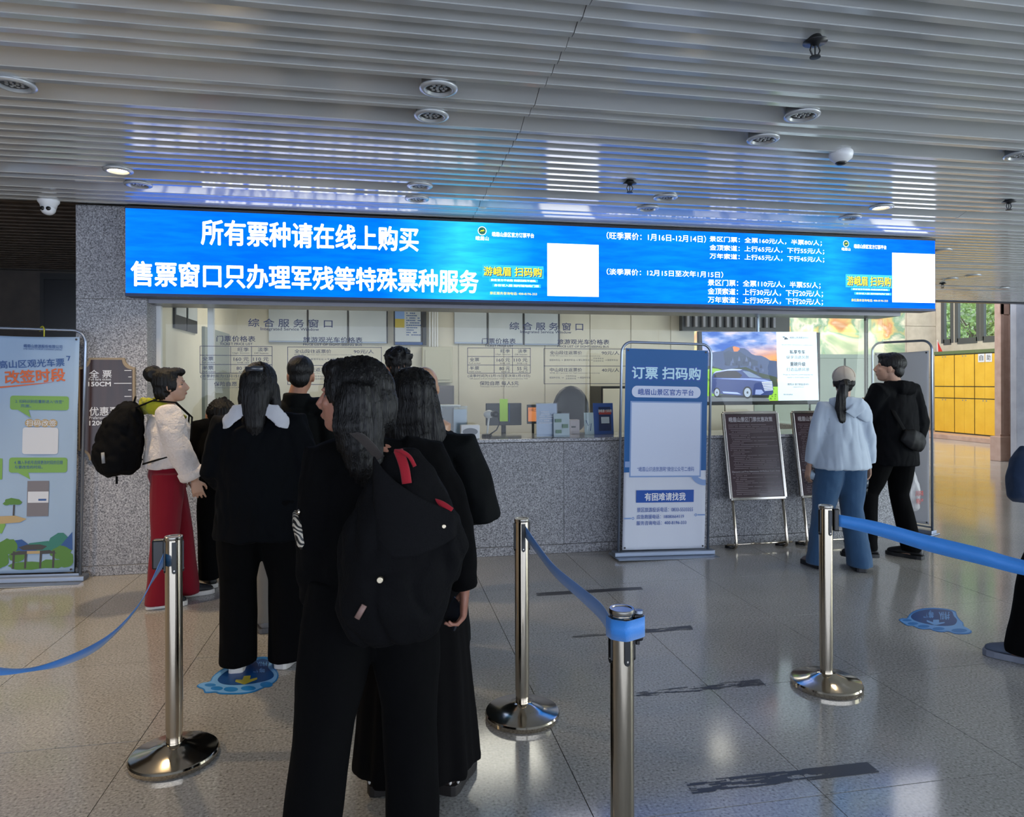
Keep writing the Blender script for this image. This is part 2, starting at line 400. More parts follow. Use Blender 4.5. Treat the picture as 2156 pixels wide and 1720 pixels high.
for q in (0, 1): MB().box((a.x + .05 + q * .72, 9.555, .1), (a.x + .70 + q * .72, 9.572, a.z - .08)).build('door_panel', mat('door_panel_paint', '#0b0f16', .25), dr, bevel=.004)
MB().box((-9, 9.55, a.z + .03), (PX1 - .1, 9.6, a.z + .09)).build('trim_5', mat('dark_trim', '#1c1613', .5))['kind'] = 'structure'

# hall beyond the booth
HB = 17.0; HR = 15.4
hb = MB().box((PX1, HB, 0), (HR + .3, HB + .2, 7)).build('wall_hall_back', M_beige); tag(hb, 'beige stone wall at the far end of the hall', None, None, 'structure')
for i in range(12):
    for j in range(4):
        x0 = 4.0 + i * .95; x1 = x0 + .94
        MB().box((x0, HB - .03, j * 1.45 + .16), (x1, HB, j * 1.45 + 1.6)).build('stone_panel', M_beige, hb, bevel=.004)
hr = MB()
wy = [(atX(2003, 680, HR).y, 16.7), (atX(2058, 680, HR).y, atX(2016, 680, HR).y), (atX(2101, 680, HR).y, atX(2070, 680, HR).y)]
wz0 = atX(2030, 716, HR).z; wz1 = 5.2
ys = [6, ]
hr.box((HR, 6, 0), (HR + .08, HB, wz0)); hr.box((HR, 6, wz1), (HR + .08, HB, 7))
segs = sorted(wy); y = 6
for a, b in segs: hr.box((HR, y, wz0), (HR + .08, a, wz1)); y = b
hr.box((HR, y, wz0), (HR + .08, HB, wz1))
hr = hr.build('wall_hall_right', M_beige); tag(hr, 'stone window wall behind the yellow lockers', None, None, 'structure')
M_wf = mat('window_frame_grey', '#55585a', .4, .4)
for i, (a, b) in enumerate(sorted(wy, reverse=True)):
    wn = MB().box((HR + .03, a, wz0), (HR + .036, b, wz1)).build('window_%d' % (6 + i), M_wglass); tag(wn, ['slim far window pane in the corner', 'wide far window pane showing trees', 'nearer far window pane beside the stone column'][i], None, None, 'structure')
    fr = MB()
    t = .06
    fr.box((HR - .01, a - .08, wz0 - .05), (HR + .07, a + .03, wz1)); fr.box((HR - .01, b - .03, wz0 - .05), (HR + .07, b + .08, wz1)); fr.box((HR - .01, a, wz0 - .1), (HR + .08, b, wz0 + t)); fr.box((HR - .01, a, wz1 - t), (HR + .07, b, wz1))
    fr.box((HR + .01, a, (wz0 + wz1) / 2 + .5), (HR + .06, b, (wz0 + wz1) / 2 + .56)); fr.build('window_frame', M_wf, wn)
hc = MB().box((PX1, 10.27, 6.6), (HR + .3, HB + .2, 6.8)).build('ceiling_hall', mat('hall_ceiling_paint', '#c9c5bb', .7)); tag(hc, 'high pale ceiling of the far hall', None, None, 'structure')
# stone plinth under the lockers
pf = MB().box((HR - 1.1, 10, 0), (HR, HB, .12)).build('trim_6', M_pink, bevel=.01); tag(pf, 'low stone step under the yellow lockers', None, None, 'structure')
# pinkish column and grey wall at right edge
cl = atY(2106, 900, 11.0); cr = atY(2131, 900, 11.0)
col = MB().box((cl.x, 11.0, .45), (cr.x, 11.12, 6.6)).build('stone_column', M_pink); tag(col, 'pinkish stone column in front of the lockers', None, None, 'structure')
MB().box((cl.x - .05, 10.95, 0), (cr.x + .02, 11.18, .46)).build('column_base', M_pink, col, bevel=.01)
ww = (cr.x - cl.x)
fz = MB(); fz.box((cl.x, 10.985, .5), (cl.x + ww * .28, 11.0, 5)); fz.box((cr.x - ww * .28, 10.985, .5), (cr.x, 11.0, 5)); fz.box((cl.x, 10.985, 2.75), (cr.x, 11.0, 5)); fz.build('column_moulding', M_pink, col, bevel=.004)
gl = atY(2140, 800, 10.5)
gw = MB().box((gl.x, 10.5, 0), (HR, 10.62, 5)).build('wall_grey', M_conc); tag(gw, 'grey panelled wall at the right edge', None, None, 'structure')
for j in range(3): MB().box((gl.x + .004, 10.49, .02 + j * .95), (gl.x + 1.3, 10.5, .94 + j * .95)).build('wall_panel', M_conc, gw, bevel=.003)
MB().box((cr.x, 10.62, 0), (cr.x + .5, 11.12, 5)).build('trim_7', noisemat('brown_stone', [(.3, '#6e5c52'), (.7, '#7d6a5f')], 6, rough=.5))['kind'] = 'structure'

# mural on the hall wall
a = atY(1902, 640, HB); zb = atY(1800, 831, HB).z
M_mur = bpy.data.materials.new('mural_paint'); M_mur.use_nodes = True; nt = M_mur.node_tree; b = nt.nodes['Principled BSDF']
g = nt.nodes.new('ShaderNodeNewGeometry'); n1 = nt.nodes.new('ShaderNodeTexNoise'); n1.inputs['Scale'].default_value = .55; n1.inputs['Detail'].default_value = 8; n1.inputs['Distortion'].default_value = 1.6
r = nt.nodes.new('ShaderNodeValToRGB'); nt.links.new(g.outputs['Position'], n1.inputs['Vector']); nt.links.new(n1.outputs[0], r.inputs[0]); nt.links.new(r.outputs[0], b.inputs['Base Color'])
for p, c in ((.30, '#5f8a76'), (.40, '#a9bb9a'), (.46, '#ddd9c4'), (.52, '#7fa58c'), (.57, '#d0bb7c'), (.62, '#cf9468'), (.70, '#e6e0cf')):
    e = r.color_ramp.elements.new(p); e.color = srgb(c)
r.color_ramp.elements[0].color = srgb('#7fa089'); MATS['mural_paint'] = M_mur
mu = MB().box((5.5, HB - .06, zb), (a.x, HB - .031, 4.4)).build('mural', M_mur); tag(mu, 'long painted landscape mural lit from above on the hall wall', 'mural')
for px in (1700, 1745, 1788, 1845):
    p = atY(px, 700, HB)
    e = empty('picture_light', label={1700: 'small warm spotlight over the mural, first from the screen', 1745: 'small warm spotlight over the mural, second from the screen', 1788: 'small warm spotlight over the mural, third from the screen', 1845: 'small warm spotlight over the mural nearest the beige wall'}[px], cat='spotlight', group='spotlights above the mural')
    MB().tube([(p.x, HB - .35, 3.28), (p.x, HB - .42, 3.42)], .05, n=12).build('lamp_head', M_black, e); MB().tube([(p.x, HB - .42, 3.42), (p.x, HB - .03, 3.5)], .012, n=8).build('arm', M_black, e)
    MB().tube([(p.x, HB - .348, 3.275), (p.x, HB - .345, 3.27)], .042, n=12).build('lens', mat('warm_lamp', (1, .82, .55), emit=12), e)
    spot('mural_spot', (p.x, HB - .34, 3.26), (p.x, HB - .02, 2.4), 26, (1, .88, .62), 75, .03)

# trees outside the far windows
M_leaf = noisemat('foliage_green', [(.3, '#3d5a2a'), (.5, '#6d8a45'), (.7, '#a3b86c')], 2.2, rough=.6)
M_bark = mat('bark', '#4d4034', .8)
gr = MB().box((HR + .3, 5, -.2), (26, 24, 0)).build('ground', mat('garden_soil', '#4e5a3c', .9)); gr['kind'] = 'structure'; gr['label'] = 'garden ground outside the far windows'
rnd = random.Random(3)
rs = MB(); nx, nz = 40, 16
rs.add([(22.8 + .9 * noise.noise(V((i * .35, j * .4, 2))) + j * .12, 8 + i * .75, -.2 + j * .75) for j in range(nz) for i in range(nx)], [(j * nx + i, j * nx + i + 1, (j + 1) * nx + i + 1, (j + 1) * nx + i) for j in range(nz - 1) for i in range(nx - 1)])
rs = rs.build('rock_slope', noisemat('mossy_rock', [(.3, '#3f4d33'), (.45, '#6f7a55'), (.6, '#8c8b72'), (.75, '#a8a68f')], 1.6, rough=.8, detail=6), None, True); tag(rs, 'mossy slope rising outside the far windows', None, None, 'structure')
labs = ['leafy tree outside the far corner window', 'leafy tree behind the wide far window', 'leafy tree outside the nearer far window', 'leafy tree beyond the stone column', 'tall rear tree seen through the corner window', 'tall rear tree seen through the wide window', 'tall rear tree seen through the nearer window']
for i, (x, y) in enumerate([(18.4, 21.0), (18.0, 18.2), (18.6, 15.4), (18.0, 12.6), (21.0, 24.0), (21.4, 20.6), (21.4, 17.0)]):
    e = empty('tree', (x, y, 0), 0, labs[i], 'tree', 'trees outside the far windows')
    t = MB().tube([(0, 0, 0), (.05, .03, 1.6), (-.06, .05, 3.2)], [.10, .07, .03], n=8)
    for q in range(6):
        an = rnd.uniform(0, 6.28); t.tube([(0, 0, 1.2 + q * .3), (.8 * math.cos(an), .8 * math.sin(an), 2.2 + q * .35)], [.035, .012], n=6)
    t.build('trunk', M_bark, e)
    f = MB()
    for q in range(2600):
        an = rnd.uniform(0, 6.28); rr = rnd.uniform(0, 1) ** .5 * 1.35; z = rnd.uniform(1.2, 5.6 if i < 4 else 7)
        c = V((rr * math.cos(an), rr * math.sin(an), z)); s = rnd.uniform(.05, .13)
        d1 = V((rnd.uniform(-1, 1), rnd.uniform(-1, 1), rnd.uniform(-1, 1))).normalized(); d2 = d1.cross(V((rnd.uniform(-1, 1), rnd.uniform(-1, 1), .5))).normalized()
        f.quad(c - d1 * s, c + d2 * s * .45, c + d1 * s, c - d2 * s * .45)
    o = f.build('crown', M_leaf, e)
area('garden_light', (19.5, 12.0, 8.0), (18, 16, 2), 6, 6, 700, (1, .97, .88))

# ------------------------------------------------------------ booth interior lights
for i, (x, y) in enumerate([(-.9, 7.7), (1.3, 7.7), (3.5, 7.7)]):
    e = empty('ceiling_panel', (x, y, 2.75), 0, ['square ceiling light in the booth, left bay', 'square ceiling light in the booth, middle bay', 'square ceiling light in the booth, right bay'][i], 'ceiling light', 'lights inside the booth')
    MB().box((-.48, -.48, -.02), (.48, .48, 0)).build('housing', M_white, e)
    MB().box((-.45, -.45, -.026), (.45, .45, -.02)).build('diffuser', mat('booth_light', (1, .95, .84), emit=7.5), e)
# ============================================================ LED SIGN
LY = 5.70; LX0, LX1, LZ0, LZ1 = -1.927, 5.165, 2.189, 2.836
m = bpy.data.materials.new('led_screen'); m.use_nodes = True; nt = m.node_tree; N = nt.nodes; L = nt.links; N.clear()
out = N.new('ShaderNodeOutputMaterial'); em = N.new('ShaderNodeEmission'); L.new(em.outputs[0], out.inputs[0]); em.inputs[1].default_value = 1.0
g = N.new('ShaderNodeNewGeometry'); sp = N.new('ShaderNodeSeparateXYZ'); L.new(g.outputs['Position'], sp.inputs[0])
mr = N.new('ShaderNodeMapRange'); mr.inputs['From Min'].default_value = LX0; mr.inputs['From Max'].default_value = LX1; L.new(sp.outputs[0], mr.inputs[0])
r = N.new('ShaderNodeValToRGB'); L.new(mr.outputs[0], r.inputs[0]); el = r.color_ramp.elements
stops = [(0, '#0a84e6'), (.12, '#0478e4'), (.27, '#0280e0'), (.32, '#14a8dc'), (.36, '#3adce0'), (.40, '#22c0de'), (.45, '#0a92de'), (.53, '#0a82e0'), (.62, '#0b90dc'), (.72, '#0a84e0'), (.80, '#0f9ade'), (.845, '#22b4e2'), (.90, '#0e86e4'), (1, '#0a72ea')]
el[0].color = srgb(stops[0][1]); el[1].color = srgb(stops[-1][1])
for p, c in stops[1:-1]: el.new(p).color = srgb(c)
# fine LED moire and diagonal texture shown on the screen
wv = N.new('ShaderNodeTexNoise'); wv.inputs['Scale'].default_value = 1; wv.inputs['Detail'].default_value = 3
mp = N.new('ShaderNodeMapping'); mp.inputs['Rotation'].default_value = (0, math.radians(-35), 0); mp.inputs['Scale'].default_value = (4, 1, 26); L.new(g.outputs['Position'], mp.inputs[0]); L.new(mp.outputs[0], wv.inputs['Vector'])
m2 = N.new('ShaderNodeMapRange'); m2.inputs['From Min'].default_value = .35; m2.inputs['From Max'].default_value = .65; m2.inputs['To Min'].default_value = .86; m2.inputs['To Max'].default_value = 1.14; L.new(wv.outputs[0], m2.inputs[0])
vm = N.new('ShaderNodeVectorMath'); vm.operation = 'SCALE'; L.new(r.outputs[0], vm.inputs[0]); L.new(m2.outputs[0], vm.inputs['Scale']); bo = N.new('ShaderNodeVectorMath'); bo.operation = 'MULTIPLY'; bo.inputs[1].default_value = (1, 1.12, 1.8); L.new(vm.outputs[0], bo.inputs[0]); L.new(bo.outputs[0], em.inputs[0]); MATS['led_screen'] = m
led = empty('led_sign', (1.6, 5.75, LZ0), 0, 'long blue lit ticket notice screen above the counter windows', 'sign')
def up_(o, root):   # attach an object modelled in world space to a root
    if isinstance(o, list): return [up_(q, root) for q in o][-1]

    o.parent = root; o.matrix_parent_inverse = Matrix.Identity(4)
    Mx = Matrix.LocRotScale(root.location, root.rotation_euler, root.scale)
    o.matrix_basis = Mx.inverted() @ o.matrix_basis; return o
up_(MB().box((LX0, LY + .004, LZ0), (LX1, WY + .015, LZ1)).build('housing', mat('sign_housing', '#1b2c4a', .35, .5)), led)
up_(MB().box((LX0 - .006, LY + .001, LZ1), (LX1 + .006, WY + .015, LZ1 + .02)).build('top_edge', M_black), led)
up_(MB().box((LX0 - .004, LY - .002, LZ0 - .022), (LX1 + .004, WY + .015, LZ0)).build('bottom_edge', mat('dark_blue_metal', '#2a3550', .4, .6)), led)
scr = up_(MB().box((LX0, LY, LZ0), (LX1, LY + .004, LZ1)).build('screen', MATS['led_screen']), led)
W = mat('led_white', (.92, .92, 1), emit=2.4); YEL = mat('led_yellow', '#f2dc10', emit=1.0); NAVY = mat('led_navy', '#0b3f74', emit=.9); LC = mat('led_cyan', '#25b0e4', emit=1.0)
def ledt(mb, n, m): o = up_(mb.build(n, m), led); return o
Yt = LY - .002
t = MB(); ptext(t, '所有票种请在线上购买', (425, 462), (881, 529), Yt, .03); ledt(t, 'lettering', W)
t = MB(); ptext(t, '售票窗口只办理军残等特殊票种服务', (277, 550), (1007, 617), Yt, .03); ledt(t, 'lettering', W)
t = MB()
for s, a, b in (('（旺季票价：1月16日-12月14日）', (1278, 488), (1487, 511)), ('景区门票：全票160元/人，半票80/人；', (1495, 497), (1731, 518)), ('金顶索道：上行65元/人，下行55元/人；', (1495, 515), (1736, 536)), ('万年索道：上行65元/人，下行45元/人；', (1495, 533), (1736, 553)),
                ('（淡季票价：12月15日至次年1月15日）', (1278, 565), (1523, 585)), ('景区门票：全票110元/人，半票55/人；', (1491, 588), (1728, 608)), ('金顶索道：上行30元/人，下行20元/人；', (1491, 606), (1733, 626)), ('万年索道：上行30元/人，下行20元/人；', (1491, 624), (1733, 643))):
    ptext(t, s, a, b, Yt, .0125)
ledt(t, 'lettering', W)
def disc(mb, c, r, y, n=24): mb.add([(c[0] + r * math.cos(2 * math.pi * i / n), y, c[1] + r * math.sin(2 * math.pi * i / n)) for i in range(n)], [tuple(range(n))])
def logo_block(cx, cy, cr, tb, yb, l1, l2, ph, wp):
    c = atY(cx, cy, Yt); k = cr / F * 5.7
    t = MB(); disc(t, (c.x, c.z), k, Yt); ledt(t, 'emblem_rim', W)
    t = MB(); disc(t, (c.x, c.z), k * .87, Yt - .001); ledt(t, 'emblem', mat('led_green', '#17604e', emit=.8))
    t = MB(); t.add([(c.x + k * a, Yt - .002, c.z + k * b) for a, b in ((-.6, -.25), (-.2, .15), (.1, .1), (.35, .45), (.3, .12), (.65, .1), (.1, -.12), (-.15, -.08))], [tuple(range(8))]); ledt(t, 'emblem_mark', YEL)
    t = MB(); text(t, '峨眉山', c.x - k * 1.5, c.z - k * 2.2, c.x + k * 1.5, c.z - k * 1.25, Yt, .01); ptext(t, '峨眉山景区官方订票平台', *tb, Yt, .02)
    for s, q in (('景区官方不绕路 购票扫码不排队', l1), ('身份证入园 随时随地购门票', l2)): ptext(t, s, (q[0] + 4, q[1] + 1), (q[2] - 4, q[3] - 1), Yt - .002, .01)
    ledt(t, 'lettering', W)
    t = MB(); prect(t, yb[0][0] - 3, yb[0][1] - 4, yb[1][0] + 4, yb[1][1] + 4, Yt); prect(t, *l1, Yt); prect(t, *l2, Yt); ledt(t, 'caption_panel', LC)
    t = MB(); ptext(t, '游峨眉 扫码购', (yb[0][0] + 1, yb[0][1] + 1), (yb[1][0] + 1, yb[1][1] + 1), Yt - .002, .05); ledt(t, 'lettering', NAVY)
    t = MB(); ptext(t, '游峨眉 扫码购', *yb, Yt - .004, .022); ptext(t, '景区服务咨询电话: 400-8196-333', *ph, Yt, .02); ledt(t, 'lettering', YEL)
    t = MB(); prect(t, *wp, Yt); ledt(t, 'white_panel', W)
logo_block(1016, 486, 9.2, ((1037, 488), (1125, 501)), ((1019, 561), (1141, 583)), (1030, 586, 1133, 595), (1037, 597, 1139, 606), ((1032, 614), (1131, 622)), (1153, 512, 1261, 625))
logo_block(1782, 513, 7.5, ((1799, 514), (1867, 525)), ((1784, 581), (1876, 603)), (1792, 606, 1874, 613), (1799, 615, 1877, 622), ((1793, 629), (1870, 636)), (1879, 532, 1969, 638))

# ============================================================ GLASS PRICE LETTERING
M_ink = mat('navy_vinyl', '#1d2a56', .4)
for k, lab in ((0, 'navy price lettering on the middle glass pane, beside the blue banner'), (1, 'navy price lettering on the left glass pane, behind the queue')):
    root = empty('price_lettering', (-2.237 * k + 1.9, GY - .001, CT + .2), 0, lab, 'lettering', 'price tables on the booth glass')
    Y = GY - .002; OM = Matrix.Translation((-2.237 * k, 0, 0))
    def T(items, bold=.012):
        t = MB()
        for s, a, b in items: ptext(t, s, a, b, Y, bold, M=OM)
        up_(t.build('lettering', M_ink), root)
    T([('综 合 服 务 窗 口', (1073, 678), (1228, 696))], .02)
    T([('Integrated Service Window', (1096, 695.5), (1203, 704)), ('TICKET PRICE LIST', (1021, 725.5), (1081, 730.5)), ('PRICE LIST OF SIGHT-SEEING BUS', (1174, 727), (1282, 732))], .02)
    T([('门票价格表', (1015, 712), (1086, 724)), ('旅游观光车价格表', (1174, 714), (1283, 725.5))], .02)
    T([('旺季', (1054, 735), (1074, 743)), ('淡季', (1090.5, 735), (1110, 743)), ('全票', (989, 753), (1009, 761)), ('半票', (989, 771), (1009, 779)), ('160 元', (1046, 754), (1074, 762)), ('110 元', (1082, 754), (1110.5, 762)), ('80 元', (1051.5, 772), (1074, 780)), ('55 元', (1089, 772), (1111, 780)),
       ('(淡季时间为12月15日至次年1月15日)', (985, 788), (1116, 795)), ('保险自愿 每人5元', (1010, 802.5), (1092, 811)), ('全山段往返票价', (1158, 738.5), (1225.5, 746.5)), ('中山段往返票价', (1158, 774.5), (1225.5, 782.5)), ('90元/人', (1267, 739), (1304, 747)), ('40元/人', (1267, 775), (1304, 783))], .015)
    T([('High Season', (1044, 744.5), (1075, 748)), ('Off Season', (1084, 744.5), (1110, 748)), ('Full ticket', (988, 763), (1012, 766)), ('Half ticket', (988, 781), (1013, 784)), ('RMB 160', (1053, 763.5), (1074, 766.5)), ('RMB 110', (1089, 763.5), (1110, 766.5)), ('RMB 80', (1056, 781.5), (1074, 784.5)), ('RMB 55', (1093, 781.5), (1111, 784.5)),
       ('Off season is from December 15th to the next January 15th', (989, 796), (1111, 799)), ('Voluntary insurance RMB 5 per person', (1011, 812.5), (1091, 815.5)), ('RMB 90 / person for over-mountain round-trip', (1158, 748), (1264, 751)), ('RMB 40 / person for half-mountain round-trip', (1158, 784), (1263, 787)),
       ('报国寺车站', (1157, 756), (1179, 760)), ('雷洞坪车站', (1188, 756), (1211, 760)), ('零公里车站', (1218, 756), (1241, 760)), ('万年寺车站', (1249, 753), (1271, 756.5)), ('五显岗车站', (1249, 758), (1271, 761.5)), ('报国寺车站', (1279, 756), (1301, 760)),
       ('报国寺车站', (1157, 793), (1179, 797)), ('万年寺车站', (1191, 790), (1213, 793.5)), ('五显岗车站', (1191, 795), (1213, 798.5)), ('报国寺车站', (1221, 793), (1243, 797)), ('→', (1181, 757), (1186, 759.5)), ('→', (1212, 757), (1217, 759.5)), ('→', (1243, 757), (1248, 759.5)), ('→', (1273, 757), (1278, 759.5)), ('→', (1182, 794), (1187, 796.5)), ('→', (1215, 794), (1220, 796.5))], .008)
    t = MB(); th = .0022
    def rl(x0, y0, x1, y1):
        a = atY(x0, y0, Y); b = atY(x1, y1, Y)
        if abs(x0 - x1) < .1: t.box((a.x - th - 2.237 * k, Y - .001, b.z), (a.x + th - 2.237 * k, Y, a.z))
        else: t.box((a.x - 2.237 * k, Y - .001, a.z - th), (b.x - 2.237 * k, Y, a.z + th))
    z0, z1 = 732.5, 786
    for yy in (732.5, 750.4, 768.4, 785.6): rl(984.6, yy, 1116.7, yy)
    for xx in (984.6, 1040.7, 1079, 1116.7): rl(xx, z0, xx, 785.8)
    for yy in (733.8, 770.3, 808): rl(1145.4, yy, 1318, yy)
    for xx in (1145.4, 1318): rl(xx, 733.8, xx, 808.3)
    up_(t.build('table_lines', M_ink), root)

# ============================================================ CEILING FIXTURES
M_ring = mat('light_ring', '#b7babc', .22, .3)
M_hole = mat('lamp_inside', '#2a2b2c', .3, .5)
lights = [((32, 182), .062, 'grey ceiling downlight at the far left, unlit', 0), ((925, 190), .062, 'unlit round downlight nearest above the front of the queue', 0), ((910, 247), .062, 'unlit round downlight just behind the largest central one', 0), ((1690, 246), .062, 'unlit round downlight near the sprinkler head at right', 0), ((1608, 296), .062, 'unlit round downlight left of the white smoke detector', 0),
          ((250, 361), .062, 'warm glowing round downlight above the wooden height board', 1), ((292, 391), .062, 'unlit round downlight just beyond the warm glowing one at left', 0), ((885, 394), .062, 'small unlit downlight above the centre of the blue screen', 0), ((879, 421), .062, 'small unlit downlight nearest the centre top of the blue screen', 0), ((1402, 418), .062, 'small downlight just right of the small dark sprinkler', 0),
          ((1365, 441), .062, 'small downlight close to the screen below the small sprinkler', 0), ((1857, 438), .062, 'warm glowing downlight above the right end of the screen', 1), ((1791, 460), .062, 'small downlight touching the screen top at right', 0), ((2150, 330), .062, 'unlit downlight cut by the right edge', 0)]
wl_pos = []
for (px, py), r, lab, lit in lights:
    p = atZ(px, py, CEI - .012)
    # centre on the nearest wide strip
    wc = [P0 - k * PT for k in (4, 7, 18, 21, 32, 35)]
    e = empty('downlight', (p.x, p.y, CEI), 0, lab, 'ceiling light', 'round downlights in the strip ceiling')
    R = .078
    MB().lathe([(R * .78, .06), (R, .06), (R + .002, .0), (R + .012, -.002), (R + .010, -.010), (R * .86, -.016), (R * .80, -.012), (R * .76, .01), (R * .60, .022)], n=36).build('trim_ring', M_ring, e, True)
    if lit: MB().lathe([(.001, -.002), (R * .66, -.002), (R * .66, .01), (.001, .01)], n=24).build('lens', mat('warm_lens', (1, .80, .50), emit=14), e); wl_pos.append(p)
    else:
        MB().lathe([(.001, -.001), (R * .70, -.001), (R * .70, .012), (.001, .012)], n=24).build('reflector', M_hole, e)
        t = MB()
        for q in range(8): t.ell((R * .42 * math.cos(q * .785), R * .42 * math.sin(q * .785), -.002), (.009, .009, .005), 8, 4)
        for q in range(3): t.ell((R * .16 * math.cos(q * 2.09), R * .16 * math.sin(q * 2.09), -.002), (.009, .009, .005), 8, 4)
        t.build('led_beads', M_ring, e)
spot('downlight_beam', (wl_pos[0].x, wl_pos[0].y, CEI - .03), (wl_pos[0].x + .1, wl_pos[0].y, 0), 120, (1, .76, .45), 115, .06)
spot('downlight_beam', (wl_pos[1].x, wl_pos[1].y, CEI - .03), (wl_pos[1].x, wl_pos[1].y, 0), 20, (1, .84, .6), 110, .06)
for px, py, lab in ((1985, 527, 'lit round downlight beyond the right end of the screen'), (2050, 580, 'lit downlight deep in the right part of the ceiling'), (2002, 587, 'farther lit downlight just right of the screen end'), (2112, 607, 'farthest lit downlight near the stone column')):
    p = atZ(px, py, CEI); e = empty('downlight', (p.x, p.y, CEI), 0, lab, 'ceiling light', 'round downlights in the strip ceiling')
    MB().lathe([(.06, .02), (.09, .02), (.09, -.01), (.065, -.012)], n=24).build('trim_ring', M_ring, e, True)
    MB().lathe([(.001, -.008), (.062, -.008), (.062, .01), (.001, .01)], n=24).build('lens', mat('cool_lens', (.95, .97, 1), emit=3), e)
e = empty('downlight', (-3.9, 3.4, CEI), 0, 'lit warm downlight outside the left edge', 'ceiling light', 'round downlights in the strip ceiling')
MB().lathe([(.06, .03), (.09, -.002), (.088, -.010), (.06, -.012)], n=24).build('trim_ring', M_ring, e, True); MB().lathe([(.001, -.004), (.06, -.004), (.06, .01), (.001, .01)], n=24).build('lens', mat('warm_lens', (1, .80, .50), emit=14), e)
spot('downlight_beam', (-3.9, 3.4, CEI - .03), (-3.4, 3.6, 0), 260, (1, .74, .42), 115, .06)
def sprinkler(px, py, lab, s=1):
    p = atZ(px, py, CEI - .03); e = empty('sprinkler_head', (p.x, p.y, CEI), 0, lab, 'sprinkler', 'sprinkler heads in the ceiling'); e.scale = (s, s, s)
    MB().lathe([(.012, .03), (.030, .0), (.046, -.010), (.047, -.014), (.02, -.016), (.014, -.028)], n=24).build('escutcheon', M_dark, e, True)
    t = MB(); [t.tube([(sx * .014, 0, -.024), (sx * .022, 0, -.045), (sx * .010, 0, -.070)], .0035, n=8) for sx in (-1, 1)]; t.tube([(0, 0, -.026), (0, 0, -.07)], .003, n=8); t.build('frame_arms', M_dark, e)
    MB().lathe([(.004, -.068), (.021, -.070), (.021, -.074), (.004, -.075)], n=16).build('deflector', M_dark, e)
sprinkler(1718, 98, 'black sprinkler head, the largest, hanging at upper right')
sprinkler(1327, 392, 'black sprinkler head above the middle of the blue screen')
sprinkler(2125, 430, 'thin grey sprinkler head near the right edge of the ceiling')
sprinkler(1985, 600, 'tiny distant sprinkler head beside the end of the screen')
p = atZ(1772, 324, CEI)
e = empty('smoke_detector', (p.x, p.y, CEI), 0, 'white cone-shaped smoke detector on the ceiling at right', 'smoke detector')
MB().lathe([(.066, .03), (.068, -.006), (.062, -.028), (.036, -.05), (.03, -.052)], n=32).build('body', M_white, e, True)
MB().lathe([(.028, -.045), (.034, -.056), (.02, -.066), (.002, -.068)], n=24).build('sensor', M_dark, e, True)
p = atZ(106, 424, CEI)
e = empty('dome_camera', (p.x, p.y - .02, CEI), 0, 'white turret security camera on the ceiling left of the pillar', 'camera')
MB().lathe([(.03, .03), (.072, .01), (.072, -.012), (.058, -.03), (.05, -.06)], n=32).build('housing', M_white, e, True)
MB().ell((0, -.006, -.066), (.050, .050, .044)).build('eyeball', M_white, e, True)
for sx in (-1, 1): MB().tube([(sx * .020, -.040, -.066), (sx * .020, -.057, -.070)], .0145, n=16).build('camera_lens', mat('lens_glass', '#08090c', .1), e, True)
a = atY(1990, 745, 15.9)
# ============================================================ HEIGHT BOARD on the pillar
M_wood = noisemat('dark_red_wood', [(.3, '#23110e'), (.7, '#38201a')], 20, rough=.35, stretch=(1, 1, .08))
M_gold = mat('tan_edge', '#8b7c66', .5)
root = empty('height_board', (-2.0, 5.845, 1.0), 0, 'dark wooden height board with white marks fixed to the granite pillar', 'sign')
def notched(x0, z0, x1, z1, r):
    P = []
    for cx, cz, a0 in ((x1, z1, 270), (x0, z1, 360), (x0, z0, 90), (x1, z0, 180)):
        for q in range(7):
            a = math.radians(a0 - 15 * q); P.append((cx + r * math.cos(a), cz + r * math.sin(a)))
    return P
a = atY(165, 753, 5.85); b = atY(284, 967, 5.85)
pl = notched(a.x, b.z, b.x, a.z, .075); pl2 = notched(a.x + .016, b.z + .016, b.x - .016, a.z - .016, .075)
up_(MB().prism(pl, 5.845, 5.869).build('rim', M_gold, bevel=.003), root)
up_(MB().prism(pl2, 5.841, 5.846).build('board', M_wood), root)
WH = mat('white_print', '#d4d6dc', .4)
t = MB(); Y = 5.840
for s, p, q, bd in (('全 票', (188, 779), (235, 795), .015), ('Full fare ticket', (187, 796), (234, 801), .01), ('150CM', (186, 804), (233, 813), .03), ('优惠票', (188, 857), (250, 875), .015), ('Preferential ticket', (188, 876.5), (249, 882), .01), ('120CM', (188, 886), (234, 895), .03)): ptext(t, s, p, q, Y, bd)
up_(t.build('lettering', WH), root)
t = MB()
for yy, xx in ((780, 262), (793.5, 270), (807, 240), (821, 270), (834.5, 262), (848, 270), (861.5, 262), (875, 270), (889.5, 241)): prect(t, xx, yy - .7, 277 if yy < 888 else 277, yy + .7, Y)
up_(t.build('tick_marks', WH), root)

